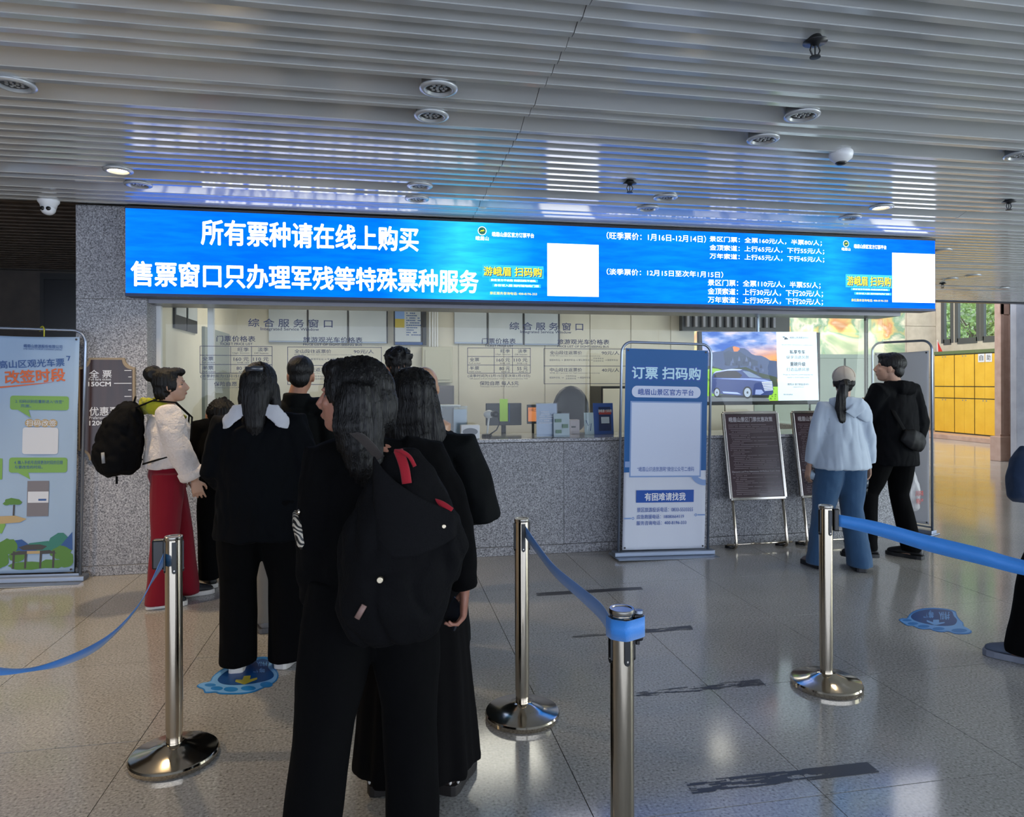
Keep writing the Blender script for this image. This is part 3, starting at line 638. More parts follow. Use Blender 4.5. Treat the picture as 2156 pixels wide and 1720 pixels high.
# ============================================================ BANNER STANDS
M_tube = mat('grey_tube', '#8c96a6', .3, .75)
def banner(name, lab, loc, rz, lean, fw, fh, bw, cloth, cw, cz0, cz1, grp='banner stands'):
    root = empty(name, loc, rz, lab, 'banner stand', grp); root.rotation_euler.y = lean
    r = .09; n = 8; hw = fw / 2
    pts = [(-hw, 0, .03), (-hw, 0, fh - r)] + [(-hw + r - r * math.cos(a), 0, fh - r + r * math.sin(a)) for a in [math.pi / 2 * q / n for q in range(1, n + 1)]] + [(hw - r + r * math.sin(a), 0, fh - r + r * math.cos(a)) for a in [math.pi / 2 * q / n for q in range(0, n + 1)]] + [(hw, 0, .03)]
    MB().tube(pts, .0115, n=12).build('tube_frame', M_tube, root, True)
    base = MB().box((-bw / 2, -.14, 0), (bw / 2, .12, .012)); base.prism([(-bw / 2, 0), (bw / 2, 0)], 0, 0) if 0 else None
    base.box((-bw / 2, -.05, .012), (bw / 2, .05, .05)); base.build('base_plate', M_alu, root, bevel=.006)
    MB().box((-hw, -.010, cz0 - .03), (hw, .008, cz0 - .012)).build('cross_bar', M_tube, root)
    if cloth:
        g = MB(); nx, nz = 24, 60; rr = []
        for j in range(nz + 1):
            z = cz0 + (cz1 - cz0) * j / nz
            rr.append([(-cw / 2 + cw * i / nx, -.0045 + .0012 * math.sin(i * .9 + j * .21) + .0010 * math.sin(j * .55 - i * .5), z - (.010 * math.sin(math.pi * i / nx) if j == nz else 0)) for i in range(nx + 1)])
        vs = [p for r_ in rr for p in r_]; g.add(vs, [(j * (nx + 1) + i, j * (nx + 1) + i + 1, (j + 1) * (nx + 1) + i + 1, (j + 1) * (nx + 1) + i) for j in range(nz) for i in range(nx)])
        me = g.mesh('banner', True); o = obj('banner', me, cloth, root); md = o.modifiers.new('s', 'SOLIDIFY'); md.thickness = .0015; md.offset = 1
        t = MB()
        for sx in (-1, 1):
            for z in (cz0 + .02, cz1 - .02): t.tube([(sx * (cw / 2 - .02), -.010, z), (sx * (cw / 2 - .02), -.0135, z)], .008, n=12)
        t.build('eyelets', M_dark, root)
    return root
def vinyl(name, col, rough=.3): return mat(name, col, rough, spec=.22, bump=.25, bscale=5)
# --- central blue banner
B2 = banner('banner_stand', 'tall glossy blue and white banner with phone numbers in a tube stand', (atY(1396, 1160, 5.60).x, 5.60, 0), 0, math.radians(1.2), .82, 1.835, .91, vinyl('banner_white', '#c8ccd8'), .752, .06, 1.785)
def bp(px, py): return ((px - (1393 + (py - 935) * .021)) / 244, (1157 - py) / 244)
def btxt(mb, s, x0, y0, x1, y1, y=-.0125, bold=.012, **k):
    a = bp(x0, y0); b = bp(x1, y1); text(mb, s, a[0], b[1], b[0], a[1], y, bold, **k)
def brect(mb, x0, y0, x1, y1, y, r=0):
    (xa, zb), (xb, za) = bp(x0, y0), bp(x1, y1)
    if r: P = [(cx + r * math.cos(math.radians(a)), cz + r * math.sin(math.radians(a))) for cx, cz, a0 in ((xb - r, zb - r, 0), (xa + r, zb - r, 90), (xa + r, za + r, 180), (xb - r, za + r, 270)) for a in range(a0, a0 + 91, 15)]
    else: P = [(xa, za), (xb, za), (xb, zb), (xa, zb)]
    mb.add([(x, y, z) for x, z in P], [tuple(range(len(P)))])
BL = vinyl('banner_blue', '#06528f'); DB = vinyl('print_navy', '#1f4c9c'); LB = vinyl('print_pale_blue', '#9fb6dc'); PW = vinyl('print_white', '#c4cce0'); GB = vinyl('print_grey_blue', '#7f98c4')
t = MB(); x0 = -.376; t.add([(x0, -.0095, (1157 - 981) / 244), (.376, -.0095, (1157 - 977) / 244), (.376, -.0095, 1.780), (x0, -.0095, 1.780)], [(0, 1, 2, 3)]); t.build('blue_print', BL, B2)
t = MB(); brect(t, 1311, 832, 1474, 991, -.0100); t.build('panel_outline', GB, B2)
t = MB(); brect(t, 1313, 800, 1467, 824, -.0105, .045); brect(t, 1314, 835, 1471, 988, -.0105); t.build('white_print', PW, B2)
t = MB(); btxt(t, '订票 扫码购', 1311, 759, 1467, 787, -.0103, .07); t.build('lettering', DB, B2)
t = MB(); btxt(t, '订票 扫码购', 1312, 760, 1465, 785, -.0112, .03); t.build('lettering', vinyl('print_cyan_white', '#b9dbe8'), B2)
t = MB(); btxt(t, '峨眉山景区官方平台', 1327, 806, 1451, 819, -.0115, .02); btxt(t, '“峨眉山识途旅游网”微信公众号二维码', 1331, 969, 1458, 979, -.0115, .01)
btxt(t, '景区旅游投诉电话：0833-5533355', 1334, 1054, 1459, 1064); btxt(t, '应急救援电话：18080664119', 1334, 1069, 1439, 1078); btxt(t, '服务咨询电话：400-8196-333', 1334, 1082, 1445, 1091); brect(t, 1331, 1018, 1460, 1044, -.0105); t.build('lettering', DB, B2)
t = MB(); btxt(t, '有困难请找我', 1350, 1024, 1441, 1040, -.0115, .03); t.build('lettering', WH, B2)
t = MB()
def arc(cx, cy, r0, r1, a0, a1):
    P = [bp(cx + r0 * math.cos(math.radians(a)), cy - r0 * math.sin(math.radians(a))) for a in range(a0, a1 + 1, 8)]; Q = [bp(cx + r1 * math.cos(math.radians(a)), cy - r1 * math.sin(math.radians(a))) for a in range(a0, a1 + 1, 8)]
    n = len(P); t.add([(x, -.0102, z) for x, z in P + Q], [(i, i + 1, n + i + 1, n + i) for i in range(n - 1)])
arc(1483, 975, 22, 34, 180, 276); brect(t, 1304, 958, 1316, 970, -.0102); brect(t, 1306, 1075, 1322, 1078, -.0102); arc(1326, 1076.5, 1.5, 3, 0, 360); brect(t, 1470, 1070, 1487, 1073, -.0102); arc(1466, 1071.5, 1.5, 3, 0, 360)
t.build('ornament', GB, B2)
# --- left banner
B1 = banner('banner_stand', 'pale blue banner with green speech bubbles, cut by the left edge', (atY(32, 1215, 5.78).x, 5.78, 0), 0, math.radians(1.35), .88, 1.915, .97, vinyl('banner_pale_blue', '#93abc8', .4), .80, .075, 1.865)
def bp(px, py): return ((px - (30 + (py - 950) * .026)) / 273, (1216 - py) / 273)
PC = [0]
def bpoly(mb, pts, y=-.0100):
    PC[0] += 1; y -= .00002 * (PC[0] % 40); mb.add([(bp(*p)[0], y, bp(*p)[1]) for p in pts], [tuple(range(len(pts)))])
GRN = mat('print_green', '#6f9d4c', .5); ORG = mat('print_orange', '#c8602c', .5); NV = mat('print_dark_blue', '#274f8c', .5); TAN = mat('print_tan', '#a8946c', .5); DG = mat('print_dark_green', '#2f5a36', .5)
t = MB(); brect(t, 10, 831, 120, 860, -.010, .02); bpoly(t, [(22, 858), (50, 876), (44, 858)]); brect(t, 14, 958, 123, 989, -.010, .02); bpoly(t, [(28, 987), (55, 1003), (50, 987)]); bpoly(t, [(-60, 955), (2, 960), (3, 1003), (-60, 1003)]); bpoly(t, [(-60, 1083), (8, 1085), (14, 1096), (8, 1113), (-60, 1113)]); t.build('speech_bubbles', GRN, B1)
t = MB(); btxt(t, '金顶高山区观光车票', -50, 749, 108, 782, -.0112, .02, rot=.07, keep=True); btxt(t, '峨眉山旅游股份有限公司', 30, 725, 102, 732, -.0112, .02); btxt(t, 'EMEI SHAN TOURISM COMPANY LIMITED', 30, 733, 102, 736, -.0112)
btxt(t, '2. 扫码识别后重新进入“改签”', 20, 839, 110, 846, -.0112); btxt(t, '页面。', 30, 849, 50, 855, -.0112); btxt(t, '4. 输入手机号选择更改时段的日期', 24, 964, 114, 972, -.0112); btxt(t, '与要改签的时段。', 25, 974, 77, 981, -.0112); bpoly(t, [(110, 747), (118, 747), (115, 757), (113, 757), (115, 749), (110, 749)]); t.build('lettering', NV, B1)
t = MB(); btxt(t, '改签时段', -2, 774, 110, 806, -.0112, .03, rot=.075, keep=True); bpoly(t, [(-60, 818), (0, 812), (92, 801), (60, 807), (0, 815), (-60, 822)]); t.build('lettering', ORG, B1)
t = MB(); [disc(t, bp(48 + 14.5 * q, 887), 8.5 / 273, -.0102 - .00004 * q, 18) for q in range(4)]; bpoly(t, [(-30, 1092), (0, 1078), (30, 1077), (52, 1084), (40, 1091), (0, 1094)]); t.build('caption_discs', TAN, B1)
OW = mat('print_offwhite', '#c3c9d4', .5); t = MB(); btxt(t, '扫码改签', 42, 881, 98, 893, -.0116, .02); t.build('lettering', OW, B1)
t = MB(); brect(t, 36, 896, 104, 951, -.0108, .02); brect(t, 52, 1028, 91, 1051, -.0110); t.build('white_print', mat('print_offwhite', '#c3c9d4', .5), B1)
t = MB(); brect(t, 50, 1006, 92, 1079, -.0104); t.build('phone_picture', mat('print_grey', '#6e6c74', .5), B1)
t = MB(); brect(t, 72, 1043, 87, 1047, -.0114); bpoly(t, [(118, 1140), (139, 1112), (141, 1150), (116, 1150)], -.0103); bpoly(t, [(30, 1128), (45, 1126), (60, 1138), (75, 1150), (20, 1150)], -.0103); t.build('print_shapes', NV, B1)
t = MB(); bpoly(t, [(92, 1142), (98, 1124), (112, 1114), (122, 1114), (132, 1124), (138, 1150), (92, 1150)], -.0102); bpoly(t, [(40, 1150), (60, 1134), (95, 1130), (100, 1150)], -.0102); t.build('hills_print', mat('print_teal', '#2d7268', .5), B1)
t = MB()
rq = random.Random(5)
for c, rx, ry in (((20, 1140), 18, 16), ((10, 1165), 14, 20), ((38, 1160), 16, 12), ((120, 1155), 20, 14), ((130, 1170), 14, 16), ((60, 1180), 40, 9), ((105, 1178), 25, 10), ((24, 1048), 15, 7), ((14, 1052), 7, 4), ((34, 1050), 8, 5)):
    bpoly(t, [(c[0] + rx * math.cos(a * .35) * rq.uniform(.85, 1.1), c[1] + ry * math.sin(a * .35) * rq.uniform(.85, 1.1)) for a in range(18)], -.0104)
t.build('bushes_print', mat('print_leaf', '#4d7a34', .5), B1)
t = MB(); bpoly(t, [(40, 1142), (55, 1137), (80, 1137), (93, 1141), (84, 1148), (48, 1148)], -.0106); bpoly(t, [(26, 1155), (40, 1150), (54, 1150), (52, 1157), (28, 1158)], -.0106); bpoly(t, [(80, 1150), (98, 1149), (112, 1156), (82, 1157)], -.0106); bpoly(t, [(26, 1055), (29, 1055), (29, 1077), (26, 1077)], -.0103)
for xx in (30, 52, 80, 104): bpoly(t, [(xx, 1150), (xx + 4, 1150), (xx + 4, 1186), (xx, 1186)], -.0107)
t.build('gate_print', mat('print_stone', '#3d3c3e', .5), B1)
t = MB(); brect(t, 54, 1150, 80, 1156, -.0107); t.build('gate_panel', TAN, B1)
hook = MB(); hook.tube([(.160, -.016, 1.86), (.161, -.018, 1.905), (.154, -.014, 1.93), (.14, 0, 1.938), (.124, .01, 1.93), (.118, .012, 1.90)], .005, n=8); hook.build('hook', mat('yellow_plastic', '#b7b23a', .4), B1, True)
# --- reversed banner at right
B3 = banner('banner_stand', 'plain grey back of a banner stand at the end of the counter', (5.13, 6.10, 0), math.radians(-66), 0, .58, 1.90, .62, mat('banner_back', '#c6c7ca', .45, bump=.2, bscale=5), .53, .10, 1.80)

# ============================================================ EASEL SIGNS
M_brd = mat('maroon_board', '#3a2830', .3, coat=.3)
a_e = math.atan(.19)
for idx, (px, lab, title) in enumerate(((1577.5, 'steel easel sign with maroon notice beside the blue banner', '峨眉山景区门票优惠政策'), (1721, 'steel easel sign with maroon notice behind the woman in the cap', '峨眉山景区乘车优惠政策'))):
    c = atY(px, 870, 5.85); root = empty('easel_sign', (c.x + .004, 5.62, 0), 0, lab, 'sign', 'easel signs by the counter'); root.rotation_euler.x = -a_e
    W2 = .268; Z0, Z1 = .455, 1.235
    fr = MB()
    for s in (-1, 1): fr.box((s * W2 - .014, -.012, Z0), (s * W2 + .014, .014, Z1))
    fr.box((-W2, -.012, Z1 - .014), (W2, .014, Z1 + .014)); fr.box((-W2, -.012, Z0 - .014), (W2, .014, Z0 + .014)); fr.build('sign_frame', M_steel2, root, bevel=.005)
    MB().box((-W2, -.004, Z0), (W2, .008, Z1)).build('board', M_brd, root)
    t = MB(); text(t, title, -W2 + .05, Z1 - .085, W2 - .05, Z1 - .04, -.0055, .02); text(t, 'Discounts and Free Admissions Of Mt.Emei Scenic Area', -W2 + .035, Z0 + .235, W2 - .03, Z0 + .25, -.0055, .01); t.build('lettering', mat('sign_print', '#b9b6bd', .4), root)
    t = MB(); rq = random.Random(idx + 1); rows = []; z = Z1 - .115
    while z > Z0 + .03:
        if not (Z0 + .22 < z < Z0 + .265): rows.append((z, rq.choice([.02, .06, .08]), rq.choice([.45, .95, 1, 1, .8, .3])))
        z -= .0165
    strokes(t, -W2 + .03, W2 - .03, rows, -.0055, rq, .0055); t.build('small_print', mat('sign_small_print', '#84797f', .4), root)['kind'] = 'stuff'
    for s in (-1, 1):
        pts = [(s * (W2 - .02) + .01, .03, .82), (s * (W2 - .02) + .01, .03, .10), (s * (W2 - .02) + .01, .036, .05)] + [(s * (W2 - .02) + .01, .036 + .06 * (1 - math.cos(q)), .05 - .034 * math.sin(q) + .012 * (1 - math.cos(q))) for q in (.4, .8, 1.2, 1.57)]
        MB().tube(pts, .0125, n=12).build('leg', M_steel, root, True)
    MB().tube([(-W2 - .05, .05, .058), (W2 + .05, .05, .058)], .009, n=10).build('cross_bar', M_steel, root, True)
    for s in (-1, 1): MB().tube([(s * (W2 - .02) + .01, .085, .035), (s * (W2 - .02) - .05, .13, .040)], .015, n=10).build('rubber_foot', M_black, root, True)

# ============================================================ STANCHIONS
BH = .89
def stanchion(loc, lab, rz=0):
    root = empty('stanchion', loc, rz, lab, 'barrier post', 'steel queue posts')
    MB().lathe([(.001, .0), (.158, 0), (.165, .004), (.167, .022), (.163, .029), (.156, .032), (.10, .042), (.052, .058), (.040, .066), (.001, .066)], n=64).build('base', M_steel, root, True)
    for p in root.children: smoothed(p.data, 35)
    o = MB().lathe([(.030, .05), (.030, .12), (.0322, .121), (.0322, BH - .012), (.001, BH - .012)], n=40).build('pole', M_steel, root); smoothed(o.data, 30)
    o = MB().lathe([(.001, BH - .014), (.0335, BH - .014), (.0345, BH - .012), (.0345, BH - .002), (.033, BH), (.027, BH), (.026, BH - .0025), (.001, BH - .0025)], n=40).build('cap', M_steel2, root); smoothed(o.data, 30)
    for q in range(4):
        R = Matrix.Rotation(math.pi / 2 * q, 4, 'Z'); poly = [(-.0085, BH - .02), (.0085, BH - .02), (.0085, BH - .135), (.006, BH - .142), (0, BH - .145), (-.006, BH - .142), (-.0085, BH - .135)]
        o = MB().prism(poly, -.0365, -.028, M=R).build('belt_slot', M_black, root, bevel=.001)
        MB().tube([R @ V((0, -.0363, BH - .132)), R @ V((0, -.0378, BH - .132))], .003, n=10).build('screw', M_steel2, o)
    return root
def ribbon(pts, wd, name, root, th=.0012, m=None, sub=8):
    # catmull-rom centre line, wd = width vectors
    P = [V(p) for p in pts]; Wd = [V(x) for x in wd]; out = []
    def cr(A, i, t):
        p0, p1, p2, p3 = A[max(i - 1, 0)], A[i], A[i + 1], A[min(i + 2, len(A) - 1)]
        return .5 * ((2 * p1) + (p2 - p0) * t + (2 * p0 - 5 * p1 + 4 * p2 - p3) * t * t + (3 * p1 - p0 - 3 * p2 + p3) * t ** 3)
    for i in range(len(P) - 1):
        for q in range(sub): out.append((cr(P, i, q / sub), cr(Wd, i, q / sub)))
    out.append((P[-1], Wd[-1])); R = []
    for i, (p, w_) in enumerate(out):
        t = (out[min(i + 1, len(out) - 1)][0] - out[max(i - 1, 0)][0]).normalized(); nn = t.cross(w_).normalized() * th
        R.append([p - w_ * .5 - nn, p + w_ * .5 - nn, p + w_ * .5 + nn, p - w_ * .5 + nn])
    return up_(MB().rings(R, True).build(name, m or M_belt, None, True), root)
S1 = stanchion(tuple(atZ(365, 1597)), 'steel queue post at left whose blue belt drops to the left edge', .3)
S2 = stanchion(tuple(atZ(1098, 1508)), 'middle steel queue post with a blue belt running down to the cropped post', 0)
S3 = stanchion(tuple(atZ(1738, 1443)), 'steel queue post at right with a blue belt running to the right edge', 0)
p4 = atd(1308, 1280, 1.86); S4 = stanchion((p4.x, p4.y, 0), 'nearest steel queue post with belt wrapped round its head, base out of view', .08)
for s_, q in ((S1, 0), (S2, 0), (S3, 0)): pass
def fw(px, py, d): return atd(px, py, d)
bw_ = .052
s1 = S1.location; t0 = V((s1.x - .034, s1.y - .012, .80))
cst = MB().box((s1.x - .085, s1.y + .004, .755), (s1.x - .034, s1.y + .040, .875)); up_(cst.build('belt_cassette', M_black, bevel=.008), S1)
Z = V((0, 0, 1))
ribbon([t0, fw(322, 1216, 2.60), fw(288, 1278, 2.46), fw(225, 1345, 2.26), fw(150, 1386, 2.05), fw(60, 1410, 1.86), fw(-60, 1404, 1.66), fw(-260, 1330, 1.42)],
       [Z * .05, (.012, .02, .045), (.025, .02, .045), (.03, .02, .042), (.02, -.02, .035), (-.01, -.035, .022), (-.01, -.02, .045), Z * .05], 'belt', S1)
s2 = S2.location; s4 = S4.location
ribbon([(s2.x + .010, s2.y - .034, .835), fw(1128, 1152, 2.93), fw(1165, 1200, 2.68), fw(1215, 1244, 2.35), fw(1262, 1286, 2.05), (s4.x - .036, s4.y - .012, .842)],
       [Z * .05, (.0, .012, .045), (.0, .02, .042), (.0, .022, .044), (.0, .012, .050), Z * .054], 'belt', S2)
ribbon([(s4.x - .040, s4.y + .012, .842), (s4.x - .0385, s4.y - .006, .842), (s4.x - .034, s4.y - .022, .842), (s4.x - .012, s4.y - .040, .842), (s4.x + .0, s4.y - .0435, .842), (s4.x + .020, s4.y - .036, .842), (s4.x + .055, s4.y - .018, .842), (s4.x + .060, s4.y - .006, .842)],
       [Z * .054] * 8, 'belt_loop', S4, .0014)
up_(MB().box((s4.x + .030, s4.y - .014, .80), (s4.x + .058, s4.y + .010, .874)).build('belt_cassette', M_black, bevel=.007), S4)
up_(MB().lathe([(.001, .0), (.012, .0), (.012, .008), (.001, .009)], (s4.x + .047, s4.y - .001, .874), n=20).build('cassette_button', M_alu), S4)
up_(MB().tube([(s4.x + .044, s4.y - .002, .80), (s4.x + .044, s4.y - .002, .790)], .006, n=10).build('cassette_pin', M_black), S4)
s3 = S3.location
up_(MB().box((s3.x + .030, s3.y - .030, .765), (s3.x + .056, s3.y + .012, .875)).build('belt_cassette', M_black, bevel=.006), S3)
ribbon([(s3.x + .05, s3.y - .03, .818), fw(1850, 1114, 3.32), fw(1950, 1143, 3.24), fw(2060, 1170, 3.14), fw(2160, 1196, 3.05), fw(2300, 1215, 2.9), fw(2480, 1190, 2.7)],
       [Z * .058, (.0, .0, .068), (.0, .0, .076), (.0, .01, .076), (.0, .02, .066), (.0, .01, .06), Z * .06], 'belt', S3, .0014)

# ============================================================ FLOOR STICKERS AND TAPE
SB = mat('sticker_blue', '#1a78c4', .35); SL = mat('sticker_pale', '#6faae6', .35); SD = mat('sticker_deep', '#0a4588', .35)
def sticker(lab, off, sc, outer, sole, toes, arrow, acol, txts):
    c = atZ(off[0] + 1000 / sc, off[1] + 450 / sc); root = empty('footprint_sticker', (c.x, c.y, 0), 0, lab, 'floor sticker', 'blue footprint stickers')
    def P(p, z): return atZ(off[0] + p[0] / sc, off[1] + p[1] / sc, z)
    def poly(pts, z, nm, m):
        mb = MB(); n = len(pts)
        # smooth closed outline
        S = []
        for i in range(n):
            p0, p1, p2, p3 = [V((*pts[(i + k) % n], 0)) for k in (-1, 0, 1, 2)]
            for t in (0, .25, .5, .75): S.append(.5 * ((2 * p1) + (p2 - p0) * t + (2 * p0 - 5 * p1 + 4 * p2 - p3) * t * t + (3 * p1 - p0 - 3 * p2 + p3) * t ** 3))
        if nm == 'arrow': S = [V((*p, 0)) for p in pts]
        mb.add([P(s, z) for s in S], [tuple(reversed(range(len(S))))]); return up_(mb.build(nm, m), root)
    poly(outer, .0010, 'edge_print', SB)
    cx = sum(p[0] for p in outer) / len(outer); cy = sum(p[1] for p in outer) / len(outer)
    poly([(cx + (p[0] - cx) * .965, cy + (p[1] - cy) * .90) for p in outer], .0014, 'pale_print', SL)
    poly(sole, .0018, 'sole_print', SD)
    for x, y, rx, ry in toes: poly([(x + rx * math.cos(a * .785), y + ry * math.sin(a * .785)) for a in range(8)], .0018, 'toe_print', SB)
    poly(arrow, .0022, 'arrow', acol)
    for s, (x0, y0, x1, y1) in txts:
        vs, fs, a, b, c_, d = text_geo(s, .02); mb = MB(); mb.add([P((x1 - (v[0] - a) / (b - a) * (x1 - x0), y0 + (v[1] - c_) / (d - c_) * (y1 - y0)), .0022) for v in vs], fs); up_(mb.build('lettering', SL), root)
sticker('blue footprint sticker on the open floor beside the right queue post', (1820, 1260), 8.983,
        [(640, 400), (700, 372), (790, 370), (840, 300), (930, 235), (1080, 190), (1300, 175), (1500, 190), (1640, 215), (1720, 250), (1740, 320), (1790, 390), (1860, 460), (1870, 520), (1940, 560), (2020, 620), (1980, 665), (1850, 678), (1700, 670), (1580, 628), (1450, 638), (1300, 612), (1230, 580), (1080, 583), (960, 548), (900, 518), (800, 515), (740, 480), (680, 440)],
        [(870, 330), (950, 262), (1100, 218), (1300, 200), (1500, 215), (1640, 245), (1680, 330), (1740, 410), (1700, 490), (1600, 515), (1450, 518), (1300, 503), (1150, 478), (1000, 438), (900, 390)],
        [(795, 410, 90, 20), (905, 473, 100, 27), (1110, 525, 110, 30), (1390, 570, 115, 30), (1780, 605, 150, 38)],
        [(1165, 405), (1170, 440), (1310, 500), (1360, 500), (1510, 462), (1500, 445), (1400, 455), (1400, 400), (1290, 400), (1285, 448)], SL, [('等候', (1095, 228, 1300, 370)), ('排队', (1395, 250, 1600, 400))])
sticker('blue footprint sticker with yellow arrow under the queueing woman', (400, 1370), 8.292,
        [(105, 625), (170, 568), (330, 535), (380, 450), (500, 350), (620, 290), (900, 180), (1150, 115), (1330, 105), (1440, 160), (1450, 270), (1520, 370), (1530, 450), (1480, 540), (1350, 612), (1220, 672), (1100, 722), (900, 757), (700, 762), (500, 757), (430, 732), (250, 738), (215, 680)],
        [(470, 500), (560, 400), (700, 320), (1150, 160), (1300, 145), (1370, 190), (1350, 290), (1440, 390), (1440, 460), (1330, 520), (1100, 570), (900, 593), (700, 598), (530, 570)],
        [(340, 597, 100, 28), (455, 655, 108, 36), (700, 672, 125, 42), (1005, 655, 130, 42), (1320, 590, 110, 50)],
        [(790, 500), (775, 540), (935, 588), (1160, 500), (1160, 465), (1030, 500), (1050, 430), (930, 440), (900, 505)], mat('sticker_yellow', '#9c9a3e', .4), [('排队', (1150, 190, 1340, 270)), ('等候', (1080, 300, 1300, 380))])
M_tape = mat('worn_dark_tape', '#2f2f34', .35)
def tape(lab, quad, thr, seed):
    A, B, Cc, D = [atZ(1100 + x / 2.695, 1200 + y / 2.695) for x, y in quad]   # far-left, far-right, near-right, near-left
    c = (A + B + Cc + D) / 4; mb = MB(); nx, ny = 110, 14; vid = {}
    def pt(i, j):
        u, v = i / nx, j / ny; return (A * (1 - u) + B * u) * (1 - v) + (D * (1 - u) + Cc * u) * v
    for i in range(nx):
        for j in range(ny):
            u = i / nx; k = noise.noise(V((i * .055 + seed, j * .42, seed))) + .35 * noise.noise(V((i * .25, j * .9, seed * 2)))
            if k > thr(u): continue
            mb.add([pt(*q) + V((0, 0, .0011)) for q in ((i, j + 1), (i + 1, j + 1), (i + 1, j), (i, j))], [(0, 1, 2, 3)])
    o = mb.build('tape_strip', M_tape); tag(o, lab, 'tape', 'worn dark tape strips on the floor'); o.data.transform(Matrix.Translation(-c)); o.location = c
tape('thin intact dark tape strip, farthest, near the counter', [(75, 130), (668, 96), (683, 111), (80, 148)], lambda u: .9 if u > .08 else .1, 3)
tape('half worn dark tape strip behind the nearest queue post', [(280, 375), (950, 315), (966, 338), (285, 386)], lambda u: -.05 + .35 * u * u * 1.2 if u < .5 else .12 + .2 * u, 8)
tape('ragged dark tape strip, third from the counter', [(640, 690), (1340, 620), (1380, 657), (640, 720)], lambda u: -.18 + .30 * u, 15)
tape('large worn dark tape strip nearest the camera', [(915, 1205), (1950, 1090), (2022, 1148), (960, 1272)], lambda u: .0 + .42 * u, 23)

# ============================================================ LOCKERS
M_yel = noisemat('yellow_locker_paint', [(.3, '#d6a62c'), (.7, '#e0b338')], 3, rough=.4)
M_lk = mat('locker_body', '#34372c', .5)
LXF = HR - .55
lkx = [1967, 2009.5, 2052, 2096, 2141]
labs = ['yellow locker column at the far corner', 'yellow locker column between the corner one and the labelled one', 'yellow locker column with two white cards', 'yellow locker column hidden mostly behind the stone column']
for i in range(4):
    ya = atX(lkx[i], 800, LXF).y; yb = atX(lkx[i + 1], 800, LXF).y; xm = (lkx[i] + lkx[i + 1]) / 2
    zt = 2.30; c = (ya + yb) / 2; wd = (ya - yb)
    root = empty('locker_column', (HR - .28, c, .12), 0, labs[i], 'locker', 'yellow lockers')
    MB().box((-.255, -wd / 2 + .004, 0), (.27, wd / 2 - .004, zt - .12)).build('carcass', M_lk, root)
    MB().box((-.275, -wd / 2 + .002, zt - .20), (.27, wd / 2 - .002, zt - .115)).build('top_board', mat('green_board', '#5b6a45', .5), root)
    zz = [.02, .93, 1.24, 2.08]
    for a, b in zip(zz, zz[1:]):
        for q in (0, 1):
            y0 = -wd / 2 + .014 + q * (wd / 2 - .012); d = MB().box((-.275, y0, a + .012), (-.255, y0 + wd / 2 - .017, b - .012)).build('door', M_yel, root, bevel=.003)
            if b - a > .5: MB().box((-.280, y0 + (.03 if q else wd / 2 - .08), b - .06), (-.274, y0 + (.06 if q else wd / 2 - .05), b - .03)).build('lock', M_alu, d)
    if i == 2:
        for s, y0 in (('自', wd / 2 - .12), ('助', -.03)):
            k = .19; MB().box((-.284, y0 - k, 1.86), (-.281, y0, 2.07)).build('white_card', WH, root)
            t = MB(); M = Matrix.Translation((-.286, 0, 0)) @ Matrix.Rotation(-math.pi / 2, 4, 'Z'); text(t, s, -(y0) + .04, 1.9, -(y0) + k - .04, 2.04, 0, .01, M=M); t.build('lettering', M_dark, root)
fx = atX(1969, 738, LXF + .1)
root = empty('small_flag', (LXF + .15, fx.y - .05, 2.30), 0, 'small red flag standing on the corner locker', 'flag')
MB().tube([(0, 0, -.1), (0, .03, .34)], .008, n=8).build('flag_stick', M_white, root)
MB().add([(0, .02, .30), (0, -.14, .02), (0, -.22, -.06), (0, .01, .0), (.006, .02, .30), (.006, -.14, .02), (.006, -.22, -.06), (.006, .01, .0)], [(0, 1, 2, 3), (7, 6, 5, 4), (0, 4, 5, 1), (1, 5, 6, 2), (2, 6, 7, 3), (3, 7, 4, 0)]).build('cloth', mat('red_cloth', '#c22a24', .6), root)

# ============================================================ THROUGH THE GLASS
# landscape screen
TYY = 6.30
a = atY(1472, 697, TYY); b = atY(1727, 851, TYY)
tv = empty('landscape_screen', ((a.x + b.x) / 2, TYY, b.z), 0, 'wide lit screen showing a van before mountains', 'screen')
up_(MB().box((a.x, TYY, b.z), (b.x, TYY + .05, a.z)).build('bezel', M_black, bevel=.004), tv)
up_(MB().tube([((a.x + b.x) / 2, TYY + .06, a.z - .2), ((a.x + b.x) / 2, TYY + .06, 2.75)], .02, n=12).build('hanging_pole', M_alu), tv)
def tvp(x, y): p = atY(1470 + x / 7.985, 690 + y / 7.985, TYY); return p
def tpoly(pts, lay, m, nm='picture_shape'):
    mb = MB(); mb.add([tvp(*p) - V((0, .001 + .0006 * lay, 0)) for p in pts], [tuple(reversed(range(len(pts))))])
    return up_(mb.build(nm, m), tv)
def E(n, c, s=.95): return mat('screen_' + n, c, .3, emit=s)
def tell(cx, cy, rx, ry, lay, m, nm='picture_shape'): tpoly([(cx + rx * math.cos(a * .35), cy + ry * math.sin(a * .35)) for a in range(18)], lay, m, nm)
ms = bpy.data.materials.new('screen_sky'); ms.use_nodes = True; nt = ms.node_tree; b_ = nt.nodes['Principled BSDF']; g = nt.nodes.new('ShaderNodeNewGeometry'); n1 = nt.nodes.new('ShaderNodeTexNoise'); n1.inputs['Scale'].default_value = 1; n1.inputs['Detail'].default_value = 6
